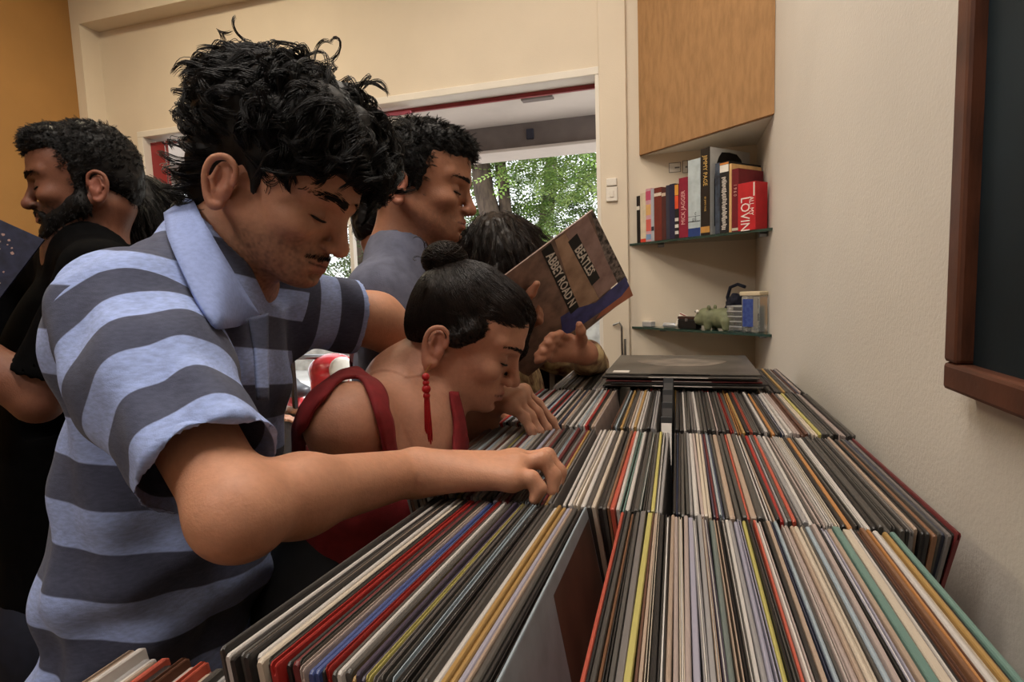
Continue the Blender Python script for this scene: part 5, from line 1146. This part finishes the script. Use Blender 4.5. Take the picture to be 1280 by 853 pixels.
# dark cassette cases filling the gap in the third row
gx0 = R3L[-1][0]+.004; gx1 = R3[0][0]-.002
for i in range(4):
    e = empty('cassette_case', ((gx0+gx1)/2, Y3+.05+i*.062, ZT-.03-.012*(3-i)+.02)); e.rotation_euler = (radians(62), 0, 0); tag(e, 'black cassette case, %s of four from the front in the bin gap' % ordinal(i+1), 'cassette', 'cassettes in the third-row gap')
    w = (gx1-gx0)*.42; MB().box((-w, -.052, -.008), (w, .052, .006), .0015).build('case', M_BLK, e); MB().box((-w*.8, -.03, .0061), (w*.8, .04, .0075)).build('label', M_PAPER if i == 0 else mat('label_dark', (60, 56, 54), .4, .1, 40), e)
e = empty('cardboard_divider', (R2L[-1][0]+.012, Y2+.09, ZT-.05)); tag(e, 'brown cardboard divider in the gap of the second row', 'divider'); MB().box((-.0065, -.002, -.25), (.0065, .001, .0), .0005).build('board', mat('cardboard', (120, 92, 66), .8, .1, 60), e); MB().box((-.0065, -.0035, -.012), (.0065, -.0021, -.003), .0004).build('tab', mat('cardboard_pale', (150, 120, 90), .8, .1, 60), e)
# low stand with a black box of records behind the table
bx = at(682, 478, 1.78); e = empty('record_crate', (bx[0], bx[1], 0)); tag(e, 'black record crate with an orange strip behind the far bin', 'crate')
MB().box((-.13, -.1, .84), (.03, .14, 1.115), .004).build('body', M_BLK, e); MB().box((-.13, -.105, 1.1155), (.16, .14, 1.13), .002).build('rim', mat('grey_board', (120, 116, 110), .6, .1, 40), e); MB().box((-.12, -.06, 1.131), (.15, .02, 1.16), .003).build('orange_strip', mat('orange_card', (196, 92, 40), .6, .1, 40), e)
for i, c in enumerate(('w', 'dg', 'cr', 'k', 'bg')): MB().box((.035+i*.022, -.1, .86), (.052+i*.022, .13, 1.113), .002).build('sleeve_pack', sl_mat(c), e)
MB().box((-.2, -.12, .80), (.2, .16, .838), .003).build('shelf_board', M_BIN, e)
for x in (-.18, .15): MB().box((x, -.1, 0), (x+.03, .14, .799), .003).build('leg', M_BIN, e)

# ================================================================ outdoors
GZ = -.05
M_PAVE = mat('pavement', (196, 192, 186), .9, .08, 3, .2, 60)
g = MB().box((-9, BY+T+.001, GZ-.1), (6, 16, GZ)).build('floor_outside', M_PAVE); struct(g)
cn = empty('canopy', (-1.4, BY+.7, CZ+1.0)); tag(cn, 'pale concrete canopy with a dark beam outside the window', 'canopy')
def cx_(n, lo, hi, m): under(MB().box(lo, hi, .004).build(n, m), cn)
M_CONC = mat('canopy_concrete', (196, 186, 178), .85, .06, 3, .2, 60); M_BEAM = mat('beam_concrete', (118, 108, 104), .85, .1, 8)
zb0 = atY(690, 182, 3.45)[2]; zb1 = atY(690, 150, 3.45)[2]
cx_('slab', (-4.2, BY+T+.002, zb1), (1.2, 3.45, zb1+.14), M_CONC); cx_('beam', (-4.2, 3.45, zb0), (1.2, 3.62, zb1+.14), M_BEAM); cx_('ledge', (-4.2, 3.40, zb0-.02), (1.2, 3.66, zb0-.001), M_CONC)
p = atY(663, 168, 3.45); cx_('junction_box', (p[0]-.022, 3.43, p[2]-.03), (p[0]+.022, 3.4495, p[2]+.03), mat('box_blue', (44, 46, 60), .5, .1, 30))
p = atY(650, 118, BY+.5); cx_('slot_lamp', (p[0]-.05, 3.0, zb1-.012), (p[0]+.12, 3.05, zb1-.001), M_BEAM)
# white board standing in the upper part of the window
pa, pb_ = atY(470, 120, BY+.06), atY(515, 165, BY+.06)
e = empty('white_board', (pb_[0], BY+.06, pb_[2]-.3)); tag(e, 'white panel with a pink top band hanging inside the shop window', 'panel')
under(MB().box((pb_[0]-.62, BY+.052, pb_[2]-.25), (pb_[0], BY+.062, OZ-.066)).build('panel', mat('white_banner', (236, 234, 232), .7, .02, 6)), e); under(MB().box((pb_[0]-.62, BY+.050, OZ-.065), (pb_[0], BY+.064, OZ-.05)).build('band', mat('pink_band', (206, 110, 130), .6, .05, 20)), e)
# tree behind the street
M_BARK = mat('bark', (92, 78, 66), .9, .3, 20, .6, 40, stretch=(1, 1, .3)); 
def leaf_mat(n, c):
    m = mat(n, c, .55, .3, 3, spec=.3); b = m.node_tree.nodes['Principled BSDF']; b.inputs['Subsurface Weight'].default_value = .0; return m
def tree(label, base, trunk, crowns, nleaf, cols, seed):
    r = np.random.default_rng(seed); e = empty('tree', base); tag(e, label, 'tree', 'trees outside the window')
    b = MB()
    for pts, rs in trunk: b.tube(pts, rs, 10)
    under(b.build('trunk', M_BARK, None, True), e)
    C = np.array([c[:3] for c in crowns]); Rr = np.array([c[3] for c in crowns]); k = r.integers(0, len(C), nleaf)
    v = r.normal(0, 1, (nleaf, 3)); v /= np.linalg.norm(v, axis=1)[:, None]; P0 = C[k]+v*(Rr[k]*r.uniform(.2, 1, nleaf)**.5)[:, None]*np.array([1, .8, .75])
    # each spray: a drooping stalk with paired leaflets
    for ci, col in enumerate(cols):
        S_ = P0[ci::len(cols)]; n = len(S_); d = unit_rows(r.normal(0, 1, (n, 3))*np.array([1, 1, .35])-np.array([0, 0, .35])); sd_ = unit_rows(np.cross(d, r.normal(0, .3, (n, 3))+np.array([0, 0, 1.]))); Vs = []
        for j in range(5):
            for s in (-1, 1):
                c = S_+d*(.045*j); ln = .055*r.uniform(.7, 1.2, (n, 1)); a = sd_*s*.85+d*.45; w = np.cross(a, np.cross(d, sd_))*.012
                q = d*.016
                Vs.append(np.stack([c, c+a*ln*.5+q, c+a*ln, c+a*ln*.5-q], 1))
        V = np.concatenate(Vs).reshape(-1, 3); Q = np.arange(len(V)).reshape(-1, 4)
        o = obj('foliage', mesh('foliage', V, Q), leaf_mat('leaf_%d_%d' % (seed, ci), col), None); o['kind'] = 'stuff'; under(o, e)
def W_(x, y, d): return at(x, y, d)
b0 = W_(628, 330, 6.2); b0 = np.array([b0[0], b0[1], GZ])
tree('leafy tree with a leaning brown trunk outside the window', tuple(b0), [([b0, W_(622, 300, 6.2), W_(605, 240, 6.2), W_(598, 180, 6.2), W_(590, 110, 6.3)], [.16, .125, .11, .10, .08]), ([W_(630, 330, 6.2), W_(634, 290, 6.2), W_(630, 240, 6.2), W_(622, 180, 6.3), W_(616, 120, 6.3)], [.09, .075, .065, .06, .05]), ([W_(600, 200, 6.2), W_(640, 170, 6.0), W_(690, 160, 5.8)], [.05, .035, .02])],
     [(*W_(620, 200, 6.6), .7), (*W_(690, 190, 6.0), .75), (*W_(560, 180, 6.5), .8), (*W_(650, 280, 6.6), .5), (*W_(730, 190, 5.8), .6), (*W_(600, 290, 6.8), .45)], 2300, [(128, 158, 74), (156, 182, 100), (98, 128, 62)], 31)
b1 = W_(682, 330, 7.6); b1 = np.array([b1[0], b1[1], GZ])
tree('darker leafy tree behind the raised album', tuple(b1), [([b1, W_(682, 280, 7.6), W_(688, 230, 7.6), W_(690, 170, 7.6)], [.13, .10, .09, .07])], [(*W_(690, 215, 7.6), .7), (*W_(660, 320, 7.4), .5), (*W_(720, 300, 7.8), .55), (*W_(700, 260, 7.6), .45), (*W_(740, 240, 7.8), .5)], 1300, [(104, 132, 64), (132, 160, 82)], 32)
b2 = W_(450, 330, 7.5); b2 = np.array([b2[0], b2[1], GZ])
tree('pale green tree seen beside the grey t-shirt man', tuple(b2), [([b2, W_(452, 280, 7.5), W_(448, 200, 7.5)], [.1, .08, .06])], [(*W_(440, 300, 7.5), .6), (*W_(470, 250, 7.5), .7), (*W_(420, 350, 7.5), .45), (*W_(570, 330, 7.4), .4)], 900, [(120, 148, 84), (96, 126, 66)], 33)
# boundary wall and pale house
wl = empty('boundary_wall', (-4, 8.8, GZ)); tag(wl, 'rough pale stone boundary wall across the street', 'wall'); under(MB().box((-9, 8.8, GZ), (4, 9.0, 1.15), .01).build('stonework', mat('rough_stone', (170, 164, 154), .9, .2, 6, .6, 20)), wl); under(MB().box((-9, 8.77, 1.151), (4, 9.03, 1.22), .01).build('coping', M_CONC), wl)
hs = empty('house', (1.2, 12, GZ)); tag(hs, 'pale house front far behind the trees', 'building'); under(MB().box((-1.2, 12, GZ), (5, 14, 5.2)).build('wall', mat('pale_render', (232, 230, 226), .9, .03, 3)), hs)
for x in (-.7, .4, 1.5):
    for z in (1.0, 2.9): w = under(MB().box((x, 11.985, z), (x+.6, 12.02, z+1.1), .01).build('window', mat('window_frame', (150, 148, 146), .6, .05, 10)), hs); pn = MB().box((x+.06, 11.98, z+.06), (x+.54, 11.984, z+1.04)).build('pane', mat('window_dark', (90, 98, 106), .1, .05, 5), w); pn.matrix_parent_inverse = Matrix.Translation(hs.location).inverted() if False else Matrix(); 
# scooter parked outside
def scooter(loc, rz, red, label):
    e = empty('scooter', loc); e.rotation_euler = (0, 0, rz); tag(e, label, 'scooter', 'scooters parked outside')
    def tor(x, n):
        b = MB(); b.lathe([(.15, -.045), (.19, -.055), (.235, -.04), (.25, 0), (.235, .04), (.19, .055), (.15, .045)], 28, Matrix.Translation((x, 0, .25)) @ Matrix.Rotation(pi/2, 4, 'X')); w = b.build('tyre', M_BLK, e, True)
        MB().lathe([(.03, -.05), (.14, -.03), (.149, 0), (.14, .03), (.03, .05)], 20, Matrix.Translation((x, 0, .25)) @ Matrix.Rotation(pi/2, 4, 'X')).build('rim', M_SIL, w, True)
    tor(-.62, 0); tor(.62, 1); m = mat('scooter_red' if red else 'scooter_grey', (196, 34, 48) if red else (90, 92, 100), .25, .05, 10, coat=.6)
    F = Field(); F.ell((-.42, 0, .58), (.36, .13, .14), .05); F.cone((-.75, 0, .70), (-.2, 0, .60), .06, .10, .06); F.cone((.0, 0, .34), (-.35, 0, .38), .10, .13, .06); V, Q = F.surf(.012); obj('rear_body', mesh('rear_body', V, Q, True), m, e)
    F = Field(); F.cone((.28, 0, .30), (.42, 0, .86), .11, .13, .05, flat=(1, 0, 0), fs=.5); F.ell((.46, 0, .93), (.10, .15, .09), .04); F.cone((.5, 0, .52), (.78, 0, .5), .07, .05, .03); V, Q = F.surf(.012); obj('front_shield', mesh('front_shield', V, Q, True), m, e)
    F = Field(); F.cone((.22, 0, .29), (.0, 0, .29), .12, .12, .03, flat=(0, 0, 1), fs=.4); V, Q = F.surf(.012); obj('footboard', mesh('footboard', V, Q, True), M_BLK, e)
    F = Field(); F.cone((-.70, 0, .78), (-.38, 0, .75), .09, .12, .05, flat=(0, 0, 1), fs=.5); F.cone((-.38, 0, .75), (-.05, 0, .73), .12, .09, .05, flat=(0, 0, 1), fs=.5); V, Q = F.surf(.012); obj('seat', mesh('seat', V, Q, True), mat('seat_vinyl', (52, 54, 62), .4, .1, 20), e)
    MB().tube([(.36, -.34, 1.0), (.42, -.2, 1.02), (.44, 0, 1.0), (.42, .2, 1.02), (.36, .34, 1.0)], .016).build('handlebar', M_STEEL, e, True)
    for s in (-1, 1): MB().tube([(.36, s*.24, 1.01), (.40, s*.26, 1.14)], .006).build('mirror_stem', M_STEEL, e); MB().lathe([(.045, -.006), (.05, 0), (.045, .006)], 16, Matrix.Translation((.40, s*.26, 1.17)) @ Matrix.Rotation(pi/2, 4, 'Y')).build('mirror', M_BLK, e, True)
    MB().lathe([(.02, -.05), (.075, -.01), (.08, .02), (.06, .035)], 18, Matrix.Translation((.56, 0, .93)) @ Matrix.Rotation(pi/2, 4, 'Y')).build('headlamp', M_WHITE, e, True)
    MB().tube([(-.1, -.13, .22), (-.4, -.15, .24), (-.85, -.16, .34)], [.03, .045, .05], 12).build('exhaust', M_STEEL, e, True); MB().tube([(.44, 0, .86), (.62, 0, .26)], .028).build('fork', M_STEEL, e, True)
g0 = W_(378, 500, 3.9); scooter((g0[0], g0[1], GZ), radians(-28), True, 'red scooter with a grey seat parked outside the window')
g0 = W_(470, 470, 4.9); scooter((g0[0], g0[1], GZ), radians(-50), True, 'second red scooter parked further along the pavement')
# black chair outside the opening
cc = W_(757, 470, 3.0); e = empty('black_chair', (cc[0], cc[1], GZ)); tag(e, 'black plastic chair just outside the opening', 'chair'); MB().box((-.2, -.2, .43), (.2, .2, .46), .01).build('seat', M_BLK, e)
F = Field(); F.cone((-.15, .19, .72), (.15, .19, .72), .09, .09, .03, flat=(0, 1, 0), fs=.2); F.cone((-.15, .19, .60), (.15, .19, .60), .09, .09, .03, flat=(0, 1, 0), fs=.2); V, Q = F.surf(.009); obj('backrest', mesh('backrest', V, Q, True), M_BLK, e)
for x in (-.18, .18):
    for y in (-.18, .18): MB().tube([(x, y, 0), (x*.95, y*.95, .43 if y < 0 else .66)], .014).build('leg', M_DARKM, e)
# seated person outside
rng = np.random.default_rng(18)
hp8 = W_(292, 556, 3.4); kn8 = W_(352, 538, 3.25); an8 = W_(354, 606, 3.3); an8[2] = GZ+.08; tf8 = unit(RT); tl8 = unit(np.cross([0, 0, 1], tf8)); hp8[2] = kn8[2]-.03
p8 = person('person in dark trousers sitting outside with a hand on the knee', base=(hp8[0], hp8[1], GZ)); M8 = headframe((.9, -.2, .2), 0); nk = hp8+np.array([0, 0, .48]); t8 = nk+np.array([0, 0, .16])+tf8*.02
S = Field(); S.extend(head_field().frame(M8, t8, .95)); S.cone(t8-np.array([0, 0, .06]), nk, .05, .055, .03); S.cone(nk, hp8+np.array([0, 0, .2]), .08, .12, .05); wr8 = kn8+np.array([0, 0, .085])-tf8*.02; el8 = (nk+hp8)/2+tf8*.0-tl8*-.19
for s in (-1, 1):
    sh = nk-np.array([0, 0, .05])+tl8*s*.16; el = sh-np.array([0, 0, .26])+tf8*.03; wr = kn8+np.array([0, 0, .075])+tl8*(s*.09+.09)-tf8*.03; S.chain([sh, el, wr], [.045, .037, .027], .03)
    kn_ = [wr+tf8*.07+tl8*q*.018-np.array([0, 0, .005]) for q in (-1.5, -.5, .5, 1.5)]; hand_chain(S, wr, kn_, [[k+tf8*.03-np.array([0, 0, .008]), k+tf8*.05-np.array([0, 0, .022]), k+tf8*.06-np.array([0, 0, .035])] for k in kn_], [wr+tf8*.02-tl8*.02, wr+tf8*.05-tl8*.04, wr+tf8*.075-tl8*.045])
V, Q = S.surf(.008); me = mesh('body', V, Q, True); tint(me, skin_tint(V, (168, 118, 92), M8, t8, .95)); obj('body', me, skin_mat(), p8)
short_hair(p8, M8, t8, .95, rng, None, .012, 300, .018, .4, HAIRM('hair_black'))
F = Field(); F.cone(nk-np.array([0, 0, .06]), hp8+np.array([0, 0, .05]), .14, .15, .05, flat=tf8, fs=.7); [F.cone(nk-np.array([0, 0, .05])+tl8*s*.15, nk-np.array([0, 0, .2])+tl8*s*.17, .06, .055, .03) for s in (-1, 1)]
cloth_obj('shirt', F, .012, mat('pale_shirt', (190, 186, 180), .85, .1, 20), p8, None, .004, 12)
F = Field()
for s in (0, 1): o_ = tl8*s*.19; F.chain([hp8+o_, kn8+o_, an8+o_], [.10, .072, .055], .04)
F.cone(hp8, hp8+tl8*.19, .11, .11, .04); cloth_obj('trousers', F, .01, mat('charcoal_trousers', (44, 44, 48), .85, .15, 30), p8, None, .004, 14); shoes(p8, an8+tl8*.095, tf8, tl8, .095)
for c in p8.children:
    if c.name.startswith('shoe'): c.location.z += GZ
adopt(p8)
bn = empty('street_bench', (hp8[0], hp8[1], GZ)); tag(bn, 'low stone bench under the seated person outside', 'bench'); MB().box((-.5, -.25, .0), (-.38, .35, hp8[2]-GZ-.16), .01).build('support', M_CONC, bn); MB().box((.0, -.25, .0), (.1, .35, hp8[2]-GZ-.16), .01).build('support', M_CONC, bn); MB().box((-.6, -.3, hp8[2]-GZ-.159), (.14, .4, hp8[2]-GZ-.105), .01).build('slab', M_CONC, bn)
